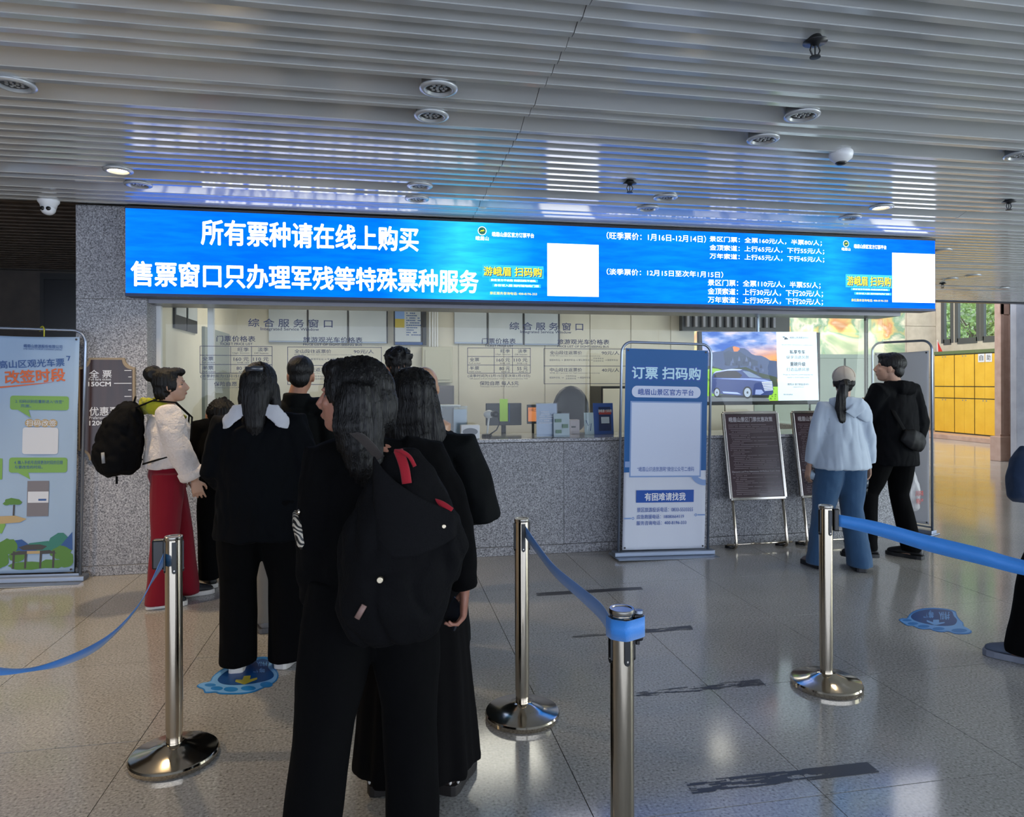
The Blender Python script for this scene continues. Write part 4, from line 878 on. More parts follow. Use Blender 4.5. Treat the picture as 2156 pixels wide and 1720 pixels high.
mp = nt.nodes.new('ShaderNodeMapping'); mp.inputs['Scale'].default_value = (5, 1, 16); nt.links.new(g.outputs['Position'], mp.inputs[0]); nt.links.new(mp.outputs[0], n1.inputs[0]); r = nt.nodes.new('ShaderNodeValToRGB'); nt.links.new(n1.outputs[0], r.inputs[0]); e = r.color_ramp.elements; e[0].position = .38; e[0].color = srgb('#2f63c4'); e[1].position = .66; e[1].color = srgb('#d9cfe6'); k = e.new(.52); k.color = srgb('#7f9ede')
sx = nt.nodes.new('ShaderNodeSeparateXYZ'); nt.links.new(g.outputs['Position'], sx.inputs[0]); wz = nt.nodes.new('ShaderNodeMapRange'); lo = tvp(0, 480).z; hi = tvp(0, 260).z; wz.inputs['From Min'].default_value = hi; wz.inputs['From Max'].default_value = lo; nt.links.new(sx.outputs[2], wz.inputs[0])
wx = nt.nodes.new('ShaderNodeMapRange'); wx.inputs['From Min'].default_value = tvp(500, 0).x; wx.inputs['From Max'].default_value = tvp(1250, 0).x; nt.links.new(sx.outputs[0], wx.inputs[0]); mu_ = nt.nodes.new('ShaderNodeMath'); mu_.operation = 'MULTIPLY'; nt.links.new(wz.outputs[0], mu_.inputs[0]); nt.links.new(wx.outputs[0], mu_.inputs[1])
mxc = nt.nodes.new('ShaderNodeMixRGB'); nt.links.new(mu_.outputs[0], mxc.inputs[0]); nt.links.new(r.outputs[0], mxc.inputs[1]); mxc.inputs[2].default_value = srgb('#f3a45a'); nt.links.new(mxc.outputs[0], b_.inputs['Emission Color']); b_.inputs['Emission Strength'].default_value = 1.25; b_.inputs['Base Color'].default_value = (0, 0, 0, 1)
tpoly([(62, 68), (1312, 68), (1340, 1228), (100, 1240)], 0, ms, 'sky_picture')
tpoly([(72, 410), (230, 415), (330, 400), (420, 390), (500, 335), (590, 305), (660, 325), (700, 340), (780, 345), (840, 385), (900, 440), (960, 465), (1060, 470), (1140, 505), (1210, 550), (1320, 560), (1330, 860), (90, 860)], 1, E('ridge', '#39496f'))
tpoly([(580, 330), (600, 310), (690, 335), (700, 360), (660, 400), (600, 400)], 2, E('peak', '#d07a48'))
tpoly([(420, 420), (520, 380), (600, 420), (700, 400), (800, 470), (900, 520), (1000, 560), (1000, 640), (460, 640)], 2, E('ridge_near', '#33405a'))
tpoly([(92, 640), (200, 640), (420, 700), (800, 660), (1000, 750), (1320, 830), (1336, 1000), (92, 1000)], 3, E('wood', '#26351f'))
tpoly([(94, 720), (230, 680), (330, 690), (420, 720), (560, 860), (500, 1130), (110, 1160)], 4, E('meadow', '#7fb32a'))
tpoly([(1200, 990), (1334, 990), (1340, 1228), (1100, 1228)], 4, E('meadow2', '#8cc238'))
rq = random.Random(11)
for _ in range(26):
    x_, y_ = rq.uniform(110, 480), rq.uniform(730, 1120); w__ = rq.uniform(18, 50); tpoly([(x_ - w__, y_ + 12), (x_ - w__ * .3, y_ - 14), (x_ + w__ * .5, y_ - 8), (x_ + w__, y_ + 14)], 5, E(rq.choice(['meadow_dark', 'meadow_mid']), rq.choice(['#4f7a20', '#5d8a24'])))
for _ in range(16):
    x_, y_ = rq.uniform(1210, 1300), rq.uniform(1010, 1200); w__ = rq.uniform(12, 26); tpoly([(x_ - w__, y_ + 12), (x_, y_ - 14), (x_ + w__, y_ + 12)], 5, E('meadow_dark', '#4f7a20'))
for _ in range(22):
    x_ = rq.uniform(120, 1260); y_ = rq.uniform(470, 620) if x_ < 900 else rq.uniform(590, 720); h__ = rq.uniform(40, 110); tpoly([(x_ - 26, y_ + h__), (x_ - 6, y_), (x_ + 12, y_ + h__ * .5), (x_ + 20, y_ + h__)], 3, E(rq.choice(['rock_light', 'rock_dark']), rq.choice(['#4d5b80', '#2a3450'])))
tpoly([(100, 1150), (900, 1130), (1180, 1190), (1200, 1236), (102, 1236)], 5, E('tarmac', '#6d7278'))
tpoly([(260, 1120), (1200, 1100), (1180, 1180), (300, 1170)], 6, E('car_shadow', '#22262c'))
tpoly([(215, 1090), (212, 930), (225, 860), (240, 780), (290, 732), (480, 700), (560, 690), (740, 700), (860, 735), (1000, 800), (1090, 850), (1190, 862), (1238, 900), (1255, 960), (1256, 1090), (1230, 1130), (1000, 1135), (900, 1130), (700, 1140), (400, 1115), (250, 1110)], 7, E('car_body', '#2c3c74'), 'car_picture')
tpoly([(240, 780), (290, 732), (480, 700), (560, 690), (740, 700), (700, 716), (480, 722), (300, 752)], 8, E('car_light', '#aab6da'))
tpoly([(255, 832), (285, 760), (480, 724), (640, 728), (740, 800), (690, 848), (420, 838)], 8, E('car_glass', '#2b2730'))
tpoly([(735, 722), (860, 742), (1070, 850), (850, 832)], 8, E('car_screen', '#6d7f9c'))
tpoly([(225, 850), (900, 850), (1100, 870), (1220, 900), (1100, 905), (880, 880), (400, 862)], 9, E('car_line', '#7f92cc'))
tpoly([(1060, 912), (1235, 900), (1250, 1050), (1110, 1062)], 9, E('grille', '#c5cce4'))
for q in range(5): tpoly([(1068 + q * 6, 930 + q * 28), (1240, 922 + q * 27), (1240, 930 + q * 27), (1070 + q * 6, 940 + q * 28)], 10, E('grille_gap', '#39466e'))
tpoly([(960, 1040), (1060, 1040), (1100, 1090), (1040, 1125), (950, 1120)], 9, E('bumper', '#8c9cc8')); tpoly([(400, 1070), (650, 1085), (720, 1120), (420, 1100)], 9, E('sill', '#9fb0dc'))
for cx, rx, ry in ((308, 56, 84), (820, 78, 104)): tell(cx, 1088, rx, ry, 11, E('tyre', '#15181d')); tell(cx, 1088, rx * .72, ry * .74, 12, E('rim', '#9aa6b8')); tell(cx, 1088, rx * .2, ry * .2, 13, E('hub', '#30363f'))
tpoly([(1312, 70), (1988, 68), (2026, 1218), (1344, 1226)], 1, E('white', '#d3e2ec', .95), 'white_screen_panel')
t = MB()
def tt(s, x0, y0, x1, y1, bold=.01): a = tvp(x0, y0); b = tvp(x1, y1); text(t, s, a.x, b.z, b.x, a.z, TYY - .003, bold)
for a in (('峨眉山旅游客运中心', 1540, 148, 1862, 185), ('景区旅行用车 | 商务接待用车 | 主题研学用车', 1400, 280, 1925, 300), ('私享专车', 1538, 372, 1795, 442, .03), ('纵享沿途风景', 1480, 465, 1860, 525, -.004), ('重磅升级', 1545, 575, 1802, 645, .03), ('打造品质风景', 1482, 672, 1866, 732, -.004),
          ('Private car Enjoy the scenery along the way', 1430, 778, 1930, 803), ('Upgrade to ensure quality scenery', 1490, 825, 1870, 850), ('腾势D9 豪华新能源MPV', 1500, 932, 1862, 970), ('DENZA D9 Premium', 1595, 990, 1775, 1003), ('预约咨询热线', 1430, 1112, 1585, 1135)): tt(*a)
up_(t.build('lettering', E('ink', '#33424f', .3)), tv)
tpoly([(1410, 150), (1465, 145), (1440, 165), (1480, 160), (1520, 195), (1440, 200), (1455, 180)], 3, E('ink', '#33424f', .3), 'logo_mark')

def box_at(px0, py0, px1, py1, Y, dep, name, m, root, bevel=.003, y0=0):
    a = atY(px0, py0, Y); b = atY(px1, py1, Y); return up_(MB().box((a.x, Y + y0, b.z), (b.x, Y + y0 + dep, a.z)).build(name, m, bevel=bevel), root)
def thing_at(name, lab, cat, px, py, Y, grp=None): p = atY(px, py, Y); return empty(name, p, 0, lab, cat, grp)
# wall boards on the booth back wall
M_bd = noisemat('board_white', [(.3, '#b8bfc4'), (.7, '#c6ccd0')], 2, rough=.15)
for i, (x0, x1, y0, y1) in enumerate(((566, 648, 628, 721), (650, 733, 628, 722), (735, 816, 628, 723), (957, 1027, 632, 724), (1029, 1103, 632, 726), (1105, 1178, 632, 727))):
    e = thing_at('notice_board', ['pale wall board, first right of the clipboards', 'pale wall board, second right of the clipboards', 'pale wall board beside the landscape poster', 'pale wall board right of the cabinet conduits', 'pale wall board, middle of the right group', 'pale wall board, last before the bare wall panels'][i], 'board', (x0 + x1) / 2, y1, BY - .03, 'pale boards on the booth back wall')
    box_at(x0, y0, x1, y1, BY - .06, .03, 'sheet', M_bd, e)
    box_at(x0, y1 - 4, x1, y1, BY - .065, .03, 'lower_rail', M_alu, e)
    box_at(x1 - 2, y0, x1 + 1, y1, BY - .066, .03, 'dark_clip', M_dark, e)
e = thing_at('poster', 'printed poster with landscape picture and text rows in a dark frame', 'poster', 862, 727, BY - .03)
box_at(829, 630, 898, 727, BY - .06, .03, 'frame', M_dark, e); box_at(832, 630, 886, 720, BY - .063, .01, 'print', M_bd, e)
box_at(832, 630, 852, 690, BY - .065, .01, 'sky_print', mat('poster_sky', '#7ea0d6', .4), e); box_at(832, 671, 852, 690, BY - .067, .01, 'field_print', mat('poster_field', '#b5a440', .4), e); box_at(832, 720, 890, 726, BY - .064, .01, 'foot_band', NV, e)
t = MB(); rq = random.Random(4)
a = atY(856, 640, BY - .068); b = atY(884, 712, BY - .068); strokes(t, a.x, b.x, [(a.z - i * .032, 0, rq.choice([1, .8, .5])) for i in range(14)], BY - .068, rq, .014); up_(t.build('small_print', NV), e)['kind'] = 'stuff'
# clipboards on the side wall
e = empty('clipboard_rack', (PX1 + .01, 8.0, 2.0), 0, 'pair of hanging notice sheets on the booth side wall', 'notice')
y0 = atX(364, 690, PX1).y; y1 = atX(389, 690, PX1).y; y2 = atX(412, 690, PX1).y
zb = atX(364, 690, PX1).z
for a, b in ((y0, y1), (y1 + .01, y2)): up_(MB().box((PX1, a, zb), (PX1 + .02, b - .01, 2.55)).build('frame', M_dark), e); up_(MB().box((PX1 + .02, a + .03, zb + .12), (PX1 + .024, b - .03, 2.5)).build('sheet', M_bd), e)
# side door
yd0 = atX(425, 690, PX1).y; yd1 = atX(478, 700, PX1).y
dd = MB().box((PX1, yd0, 0), (PX1 + .03, min(yd1, BY - .1), atX(425, 687, PX1).z)).build('door_2', mat('grey_door', '#7f8783', .4)); tag(dd, 'grey door in the booth side wall', None, None, 'structure')
MB().box((PX1 + .03, min(yd1, BY - .1) - .12, 1.0), (PX1 + .05, min(yd1, BY - .1) - .08, 1.16)).build('door_handle', M_steel2, dd)
# electrical cabinet
e = thing_at('electrical_cabinet', 'beige electrical cabinet on the booth back wall under conduits', 'cabinet', 922, 806, BY)
box_at(889, 730, 953, 806, BY - .2, .16, 'housing', mat('cabinet_beige', '#b5b3a0', .45), e, .008); dd = box_at(895, 736, 948, 800, BY - .212, .012, 'door', mat('cabinet_beige', '#b5b3a0', .45), e, .004); box_at(939, 764, 943, 769, BY - .222, .01, 'lock', M_dark, dd)
t = MB()
for px in (905, 911, 916, 921): p = atY(px, 730, BY - .08); t.tube([(p.x, BY - .08, p.z), (p.x, BY - .08, 2.74)], .012, n=8)
up_(t.build('conduits', M_white), e)
e = thing_at('low_cabinet', 'dark grey low cabinet beneath the electrical cabinet', 'cabinet', 930, 900, 8.7); a = atY(880, 812, 8.7); b = atY(956, 900, 8.7)
up_(MB().box((a.x, 8.7, 0), (b.x, 9.2, a.z)).build('carcass', mat('cabinet_grey', '#5d5c62', .5), bevel=.005), e); up_(MB().box((a.x + .02, 8.685, .05), (b.x - .02, 8.7, a.z - .03)).build('door', mat('cabinet_grey', '#5d5c62', .5), bevel=.003), e)
# inner desk
dk = MB().box((PX1 + .02, 6.52, .74), (CXR - .2, 7.05, .77)).build('staff_desk', mat('desk_dark', '#3b3634', .4), bevel=.003); tag(dk, 'long dark desk behind the counter inside the booth', 'desk')
for x in (-1.6, .2, 2.0, 3.8): MB().box((x, 6.6, 0), (x + .04, 7.0, .74)).build('side_panel', mat('desk_dark', '#3b3634', .4), dk)
# monitor
e = thing_at('monitor', 'black computer monitor seen from behind with a bright green sticker', 'monitor', 1060, 898, 6.9)
box_at(1023, 849, 1098, 895, 6.9, .03, 'case', M_dark, e, .006); box_at(1052, 840, 1069, 887, 6.89, .004, 'green_sticker', mat('lime_green_glow', '#9bc936', .4, emit=.25), e, 0); box_at(1071, 850, 1073.5, 889, 6.893, .004, 'label_strip', NV, e, 0)  # sticker colour carries a slight glow, though it is no lamp
p = atY(1060, 895, 6.93); up_(MB().tube([(p.x, 6.93, p.z + .05), (p.x, 6.93, .775)], .025, n=12).build('stand', M_dark), e); up_(MB().box((p.x - .12, 6.83, .77), (p.x + .12, 7.03, .785)).build('foot', M_dark, bevel=.004), e)
e = thing_at('small_screen', 'small orange notice screen behind the clear leaflet holder', 'screen', 1120, 890, 6.7)
box_at(1110, 852, 1134, 892, 6.7, .025, 'case', M_dark, e); box_at(1112, 858, 1133, 887, 6.698, .003, 'orange_display', mat('orange_display', '#e88a4a', .4, emit=.5), e, 0); t = MB(); ptext(t, '小贴士', (1113, 859), (1130, 866), 6.696); up_(t.build('lettering', M_dark), e)
p = atY(1122, 892, 6.71); up_(MB().tube([(p.x, 6.712, p.z + .02), (p.x, 6.712, .772)], .012, n=10).build('stand', M_dark), e)
# intercom
def on_counter(px, Y): return V((atY(px, 900, Y).x, Y, CT))
def boxc(x0, x1, y_top, Y, dep, name, m, root, z0=0, bevel=.003, lean=0):
    a = atY(x0, y_top, Y); b = atY(x1, y_top, Y); mb = MB(); zt = a.z
    mb.add([(a.x, Y, CT + z0), (b.x, Y, CT + z0), (b.x, Y + dep, CT + z0), (a.x, Y + dep, CT + z0), (a.x, Y + lean, zt), (b.x, Y + lean, zt), (b.x, Y + dep + lean, zt), (a.x, Y + dep + lean, zt)], [(0, 3, 2, 1), (4, 5, 6, 7), (0, 1, 5, 4), (1, 2, 6, 5), (2, 3, 7, 6), (3, 0, 4, 7)])
    return up_(mb.build(name, m, bevel=bevel), root)
e = empty('intercom_speaker', on_counter(989, 5.95), 0, 'white intercom speaker box with oval grille on the counter', 'speaker')
boxc(970, 1010, 895, 5.93, .07, 'case', M_white, e, 0, .006)
c = atY(990, 909, 5.928); t = MB(); n = 30; t.prism([(c.x + .065 * math.cos(2 * math.pi * q / n), c.z + .032 * math.sin(2 * math.pi * q / n)) for q in range(n)], 5.925, 5.931); up_(t.build('grille', mat('grille_grey', '#8d9096', .6)), e)
# gooseneck microphone / camera
e = empty('desk_camera', on_counter(1030, 6.02), 0, 'white round desk camera with black lens on a bent cable stand', 'camera')
p = atY(1029, 872, 6.25); bz = CT
up_(MB().ell((p.x, 6.25, p.z), (.05, .035, .038)).build('head', M_white, None, True), e)
q_ = atY(1041, 872, 6.20); up_(MB().tube([(q_.x - .01, 6.23, q_.z), (q_.x + .01, 6.17, q_.z)], .027, n=18).build('camera_lens', M_black, None, True), e)
up_(MB().tube([(q_.x + .03, 6.20, q_.z - .01), (q_.x + .045, 6.18, q_.z - .08), (q_.x + .01, 6.15, q_.z - .14), (q_.x - .05, 6.12 + .03, q_.z - .18), (q_.x - .06, 6.16, CT + .01)], .006, n=8).build('cable', M_black, None, True), e)
up_(MB().lathe([(.001, 0), (.05, 0), (.045, .02), (.001, .025)], (q_.x - .07, 6.2, CT), n=20).build('foot', M_black), e)
up_(MB().tube([(q_.x - .07, 6.2, CT + .01), (p.x, 6.25, p.z - .03)], .009, n=8).build('stem', M_white), e)
# leaflet holders
M_leaf1 = mat('leaflet_blue_grey', '#a9b7c8', .25); M_leaf2 = mat('leaflet_green_grey', '#9fb0aa', .25)
e = empty('leaflet_holder', on_counter(1152, 5.99), 0, 'taller clear leaflet holder with pale blue sheet on the counter', 'leaflet holder', 'leaflet holders on the counter')
boxc(1128, 1175, 848, 5.99, .004, 'clear_sheet', M_plastic, e, 0, 0, .02); boxc(1130, 1173, 850, 5.998, .002, 'leaflet', M_leaf1, e, .004, 0, .02); boxc(1128, 1175, 915, 5.965, .07, 'foot', M_plastic, e, 0, 0)
t = MB(); rq = random.Random(9); a = atY(1135, 868, 5.99); b = atY(1168, 900, 5.99); strokes(t, a.x, b.x, [(a.z - i * .020, rq.choice([0, .1]), rq.choice([1, .8, .6])) for i in range(6)], 5.985, rq, .008); up_(t.build('small_print', WH), e)['kind'] = 'stuff'
e = empty('leaflet_holder', on_counter(1182, 5.97), 0, 'shorter clear leaflet holder with green pictures on the counter', 'leaflet holder', 'leaflet holders on the counter')
boxc(1165, 1200, 869, 5.95, .004, 'clear_sheet', M_plastic, e, 0, 0, .015); boxc(1166, 1199, 871, 5.957, .002, 'leaflet', M_leaf2, e, .004, 0, .015); boxc(1165, 1200, 917, 5.93, .06, 'foot', M_plastic, e, 0, 0)
t = MB(); [prect(t, *q, 5.949) for q in ((1169, 882, 1182, 889), (1184, 893, 1196, 901), (1170, 905, 1182, 912))]; up_(t.build('leaflet_pictures', mat('leaflet_picture', '#5f7d66', .4)), e)
e = empty('leaflet_holder', on_counter(1242, 6.2), 0, 'narrow pale card leaning beside the blue standing card', 'leaflet holder', 'leaflet holders on the counter')
boxc(1231, 1251, 869, 6.22, .004, 'card', mat('card_pale', '#b9c8d2', .4), e, 0, 0, .03); t = MB(); a = atY(1235, 885, 6.21); t.tube([(a.x, 6.23, a.z), (a.x + .02, 6.23, a.z - .05), (a.x + .05, 6.225, a.z - .03), (a.x + .04, 6.22, a.z - .10)], .003, n=6); up_(t.build('ink_drawing', NV), e)
e = empty('standing_card', on_counter(1270, 6.25), 0, 'dark blue standing card picturing a telephone on the counter', 'card')
boxc(1250, 1292, 849, 6.25, .006, 'card', mat('card_blue', '#27509a', .35), e, 0, 0, .03); boxc(1262, 1287, 857, 6.243, .004, 'phone_picture', mat('card_navy', '#1b2c5c', .3), e, .03, 0, .03)
boxc(1266, 1283, 878, 6.240, .002, 'pale_square', mat('card_light', '#b9c0cc', .4), e, .10, 0, .01); boxc(1261, 1287, 864, 6.239, .002, 'red_band', mat('card_red', '#a83a34', .4), e, .185, 0, .01)
t = MB(); ptext(t, '游峨眉 扫码购', (1259, 862), (1288, 868), 6.235, .02); up_(t.build('lettering', WH), e)
# acrylic box, telephone and small clutter
e = empty('acrylic_box', on_counter(953, 6.2), 0, 'clear acrylic box with white lid left of the intercom', 'box')
boxc(925, 984, 855, 6.16, .006, 'front_pane', M_plastic, e, 0, 0); boxc(925, 984, 855, 6.36, .006, 'rear_pane', M_plastic, e, 0, 0); boxc(924, 930, 855, 6.17, .19, 'side_frame', M_white, e, 0, 0)
a = atY(924, 853, 6.16); b = atY(970, 857, 6.16); up_(MB().box((a.x, 6.16, b.z), (b.x, 6.37, a.z)).build('lid', M_white), e); boxc(955, 982, 862, 6.25, .004, 'inner_sheet', M_leaf1, e, 0, 0)
e = empty('office_chair', V((atY(1225, 900, 7.3).x, 7.7, 0)), 0, 'black office chair back behind the blue standing card', 'chair')
a = e.location; up_(MB().ell((a.x, 7.75, 1.18), (.22, .05, .28)).build('backrest', M_dark, None, True), e); up_(MB().ell((a.x, 7.5, .5), (.24, .24, .05)).build('seat', M_dark, None, True), e); up_(MB().tube([(a.x, 7.5, .47), (a.x, 7.5, .06)], .03, n=12).build('column', M_steel2), e)
up_(MB().tube([(a.x, 7.5, .49), (a.x, 7.78, .50), (a.x, 7.79, .95)], .02, n=8).build('back_arm', M_dark), e)
for q in range(5): an = q * 1.257; up_(MB().tube([(a.x, 7.5, .08), (a.x + .28 * math.cos(an), 7.5 + .28 * math.sin(an), .03)], [.025, .02], n=8).build('leg', M_dark), e)
e = empty('desk_telephone', on_counter(1215, 6.3), 0, 'pinkish white card machine beside the leaflet holders', 'machine')
boxc(1200, 1220, 884, 6.3, .08, 'case', mat('machine_case', '#b5a8ae', .4), e); boxc(1203, 1212, 897, 6.296, .004, 'slot', M_dark, e, .06, 0)
e = empty('papers', on_counter(415, 6.0), 0, 'white paper sheet with print lying on the counter behind the white fleece', 'paper')
boxc(402, 432, 894, 6.0, .003, 'sheet', mat('paper', '#c8ccd2', .5), e, 0, 0, .05); t = MB(); ptext(t, '保证金', (407, 900), (418, 904), 5.995); up_(t.build('lettering', M_dark), e)
# cabinets beyond the booth side glass and dark grille
M_pp = noisemat('partition_green', [(.3, '#8f9a8a'), (.7, '#9ba696')], 3, rough=.35)
pz = atY(1780, 746, 9.5).z
pt_ = empty('partition', (6.4, 9.5, 0), 0, 'pale green metal partition of sliding panels beyond the booth', 'partition')
up_(MB().box((4.55, 9.5, 0), (8.2, 9.62, pz)).build('frame', mat('partition_frame', '#7b857a', .4, .3)), pt_)
for i in range(6): x0 = 4.6 + i * .6; up_(MB().box((x0, 9.475, .08), (x0 + .57, 9.5, pz - .06)).build('panel', M_pp, bevel=.006), pt_)
e = empty('ceiling_grille', (6.2, 9.1, 2.3), 0, 'dark slatted bulkhead above the landscape screen', 'grille')
a = atY(1440, 655, 9.0); b = atY(1600, 697, 9.0)
up_(MB().box((a.x, 9.05, b.z), (b.x + .5, 9.15, 2.78)).build('backing', M_dark), e)
for i in range(12): x0 = a.x + .05 + i * .12; up_(MB().box((x0, 9.0, b.z + .05), (x0 + .035, 9.05, 2.75)).build('slat', M_conc), e)
lowc = empty('low_cupboard', (3.6, 8.3, 0), 0, 'beige cupboard doors beneath the landscape screen', 'cupboard')
zc = atY(1600, 852, 8.3).z
up_(MB().box((2.7, 8.32, 0), (4.8, 8.8, zc + .25)).build('carcass', M_dark), lowc)
for i in range(5): x0 = 2.72 + i * .415; up_(MB().box((x0, 8.30, .06), (x0 + .40, 8.32, zc + .22)).build('door', M_cream, bevel=.003), lowc)
# ============================================================ PEOPLE
def remeshed(mb, voxel, smooth, disp=None):
    me = mb.mesh('src'); o = bpy.data.objects.new('src', me); C.objects.link(o)
    r = o.modifiers.new('r', 'REMESH'); r.mode = 'VOXEL'; r.voxel_size = voxel; r.use_smooth_shade = True
    if smooth: s = o.modifiers.new('s', 'SMOOTH'); s.iterations = smooth; s.factor = .5
    dg = bpy.context.evaluated_depsgraph_get(); out = bpy.data.meshes.new_from_object(o.evaluated_get(dg))
    bpy.data.objects.remove(o); bpy.data.meshes.remove(me)
    if disp:
        nr = [v.normal.copy() for v in out.vertices]
        for v, n in zip(out.vertices, nr): v.co += n * disp(v.co)
    out.shade_smooth(); out.update(); return out
def folds(amp, fx, fz, seed=0, crease=0):
    def f(p):
        q = V((p.x * fx + seed, p.y * fx, p.z * fz)); a = noise.noise(q); b = noise.noise(q * 2.3 + V((3, 1, seed)))
        r = a + .45 * b
        if crease: r -= crease * max(0, .25 - abs(noise.noise(q * 1.3 + V((9, 2, 4))))) * 4
        return amp * r
    return f
def hairf(amp, c, f=60):
    def g(p):
        a = math.atan2(p.x - c[0], -(p.y - c[1])); return amp * (noise.noise(V((a * 14, p.z * 3, 1))) + .5 * noise.noise(V((a * 34, p.z * 5, 7)))) + amp * .5 * noise.noise(p * 18)
    return g
def lerp(a, b, t): return V(a) * (1 - t) + V(b) * t

def pose(H=1.65, **kw):
    k = H / 1.65
    P = dict(pelvis=(0, 0, .90), waist=(0, .0, 1.04), chest=(0, .01, 1.22), neck=(0, -.005, 1.38), head=(0, .015, 1.535),
             shL=(-.17, 0, 1.345), shR=(.17, 0, 1.345), elL=(-.215, -.03, 1.09), elR=(.215, -.03, 1.09), wrL=(-.22, .03, .86), wrR=(.22, .03, .86),
             hipL=(-.085, 0, .87), hipR=(.085, 0, .87), knL=(-.10, .015, .48), knR=(.10, .015, .48), anL=(-.105, -.02, .085), anR=(.105, -.02, .085),
             toeL=(-.12, .12, .02), toeR=(.12, .12, .02))
    P.update({a: b for a, b in kw.items() if a in P or a in ('yaw', 'pitch', 'hcurl')})
    Q = {a: V(b) * k for a, b in P.items() if isinstance(b, (tuple, list, Vector))}
    Q['yaw'] = math.radians(kw.get('yaw', 0)); Q['pitch'] = math.radians(kw.get('pitch', 0)); Q['k'] = k; return Q
def headM(P): return Matrix.Translation(P['head']) @ Matrix.Rotation(P['yaw'], 4, 'Z') @ Matrix.Rotation(-P['pitch'], 4, 'X') @ Matrix.Scale(P['k'], 4)
def hand(mb, W, d, palm, side, k=1, curl=.5, n=10):
    """W wrist, d pointing, palm = palm-facing normal, side = towards the thumb; four fingers and a thumb"""
    d = V(d).normalized(); palm = (V(palm) - d * V(palm).dot(d)).normalized(); side = (V(side) - d * V(side).dot(d) - palm * V(side).dot(palm)).normalized(); W = V(W)
    mb.tube([W - d * .02 * k, W + d * .01 * k, W + d * .045 * k, W + d * .088 * k, W + d * .098 * k], [(.024 * k, .018 * k), (.026 * k, .017 * k), (.037 * k, .015 * k), (.039 * k, .0125 * k), (.033 * k, .009 * k)], ref=side, n=12)
    for i, L in enumerate((.92, 1.0, .94, .76)):
        off = (.030 - .0200 * i) * k; dirn = (d + side * (.13 - .088 * i)).normalized(); p = W + d * .088 * k + side * off; pts = [p - d * .02 * k, p]; a = 0
        for s, l in enumerate((.040, .027, .021)):
            a += curl * (.55 + .12 * i) * (1.0 if s else .8); v = dirn * math.cos(a) + palm * math.sin(a); p = p + v * l * L * k; pts.append(p)
        mb.tube(pts, [.0085 * k, .0085 * k, .0080 * k, .0073 * k, .0058 * k], n=8)
    b = W + d * .028 * k + side * .026 * k; t1 = (d * .62 + side * .62 + palm * .42).normalized(); t2 = (d * .85 + side * .22 + palm * .48).normalized(); t3 = (d * .9 - side * .1 + palm * .42).normalized()
    q = b + t1 * .038 * k; r = q + t2 * .030 * k; mb.tube([b - t1 * .012 * k, b, q, r, r + t3 * .022 * k], [.013 * k, .0135 * k, .0105 * k, .0092 * k, .0066 * k], n=8)
def handdefaults(P, s):
    w_ = P['wr' + s]; e = P['el' + s]; d = (w_ - e).normalized(); inn = V((1 if s == 'L' else -1, 0, 0)); return w_, d, inn
def body_mesh(P, voxel=.006, hands=None, curl=.5, lift=0):
    k = P['k']; m = MB(); H = headM(P)
    up = P['head'] - V((0, .01, .04)) * k
    ax = (P['shR'] - P['shL']).normalized()
    m.tube([P['pelvis'] - V((0, 0, .06)) * k, P['pelvis'], P['waist'], P['chest'], P['neck'] - V((0, 0, .05)) * k, P['neck']], [(.14 * k, .09 * k), (.155 * k, .10 * k), (.125 * k, .085 * k), (.15 * k, .10 * k), (.15 * k, .07 * k), (.06 * k, .05 * k)], ref=ax, n=20)
    m.tube([P['neck'] - V((0, 0, .04)) * k, P['neck'] + V((0, 0, .03)) * k, up, H @ V((0, -.01, .02))], [.062 * k, .054 * k, .052 * k, .05 * k], n=16)
    # head: cranium, face, jaw, nose, lips, brow, ears
    m.ell((0, -.012, .022), (.074, .094, .093), 20, 14, H); m.ell((0, .022, -.030), (.060, .066, .085), 20, 14, H); m.ell((0, .040, -.085), (.036, .040, .030), 14, 10, H)
    m.tube([H @ V((0, .084, .012)), H @ V((0, .099, -.018)), H @ V((0, .107, -.034))], [.007 * k, .010 * k, .011 * k], n=10); m.ell((0, .092, -.037), (.017, .014, .009), 12, 8, H)
    m.ell((0, .083, -.060), (.022, .010, .006), 12, 8, H); m.ell((0, .081, -.069), (.019, .010, .006), 12, 8, H)
    for s in (-1, 1):
        m.ell((s * .030, .072, .020), (.022, .012, .007), 10, 8, H); m.ell((s * .036, .060, -.022), (.020, .018, .018), 10, 8, H)
        E_ = H @ Matrix.Translation((s * .074, -.006, -.012)) @ Matrix.Rotation(s * .35, 4, 'Z'); m.ell((0, 0, 0), (.008, .019, .030), 12, 8, E_); m.ell((s * -.001, .006, -.022), (.008, .010, .012), 10, 6, E_)
    for s in 'LR':
        sh, el, wr = P['sh' + s], P['el' + s], P['wr' + s]
        m.tube([lerp(P['chest'], sh, .5) + V((0, 0, .03)) * k, sh, lerp(sh, el, .4), el, lerp(el, wr, .35), wr], [.055 * k, .050 * k, .044 * k, .036 * k, .037 * k, .024 * k], n=12)
        w_, d, inn = handdefaults(P, s); hd = (hands or {}).get(s)
        if hd: hand(m, w_, hd[0] or d, hd[1], hd[2], k, hd[3] if len(hd) > 3 else curl)
        else: hand(m, w_, d, inn, V((0, 1, 0)), k, curl)
        hip, kn, an, toe = P['hip' + s], P['kn' + s], P['an' + s], P['toe' + s]
        m.tube([hip + V((0, 0, .03)) * k, lerp(hip, kn, .35), kn, lerp(kn, an, .3), an], [.088 * k, .076 * k, .054 * k, .054 * k, .034 * k], n=14)
        m.tube([an + V((0, 0, .02)) * k, an - V((0, 0, .03)) * k, lerp(an, toe, .5) - V((0, 0, .015)) * k, toe + V((0, 0, .012)) * k], [.036 * k, .036 * k, (.036 * k, .026 * k), (.034 * k, .016 * k)], n=12)
    return remeshed(m, voxel, 2)
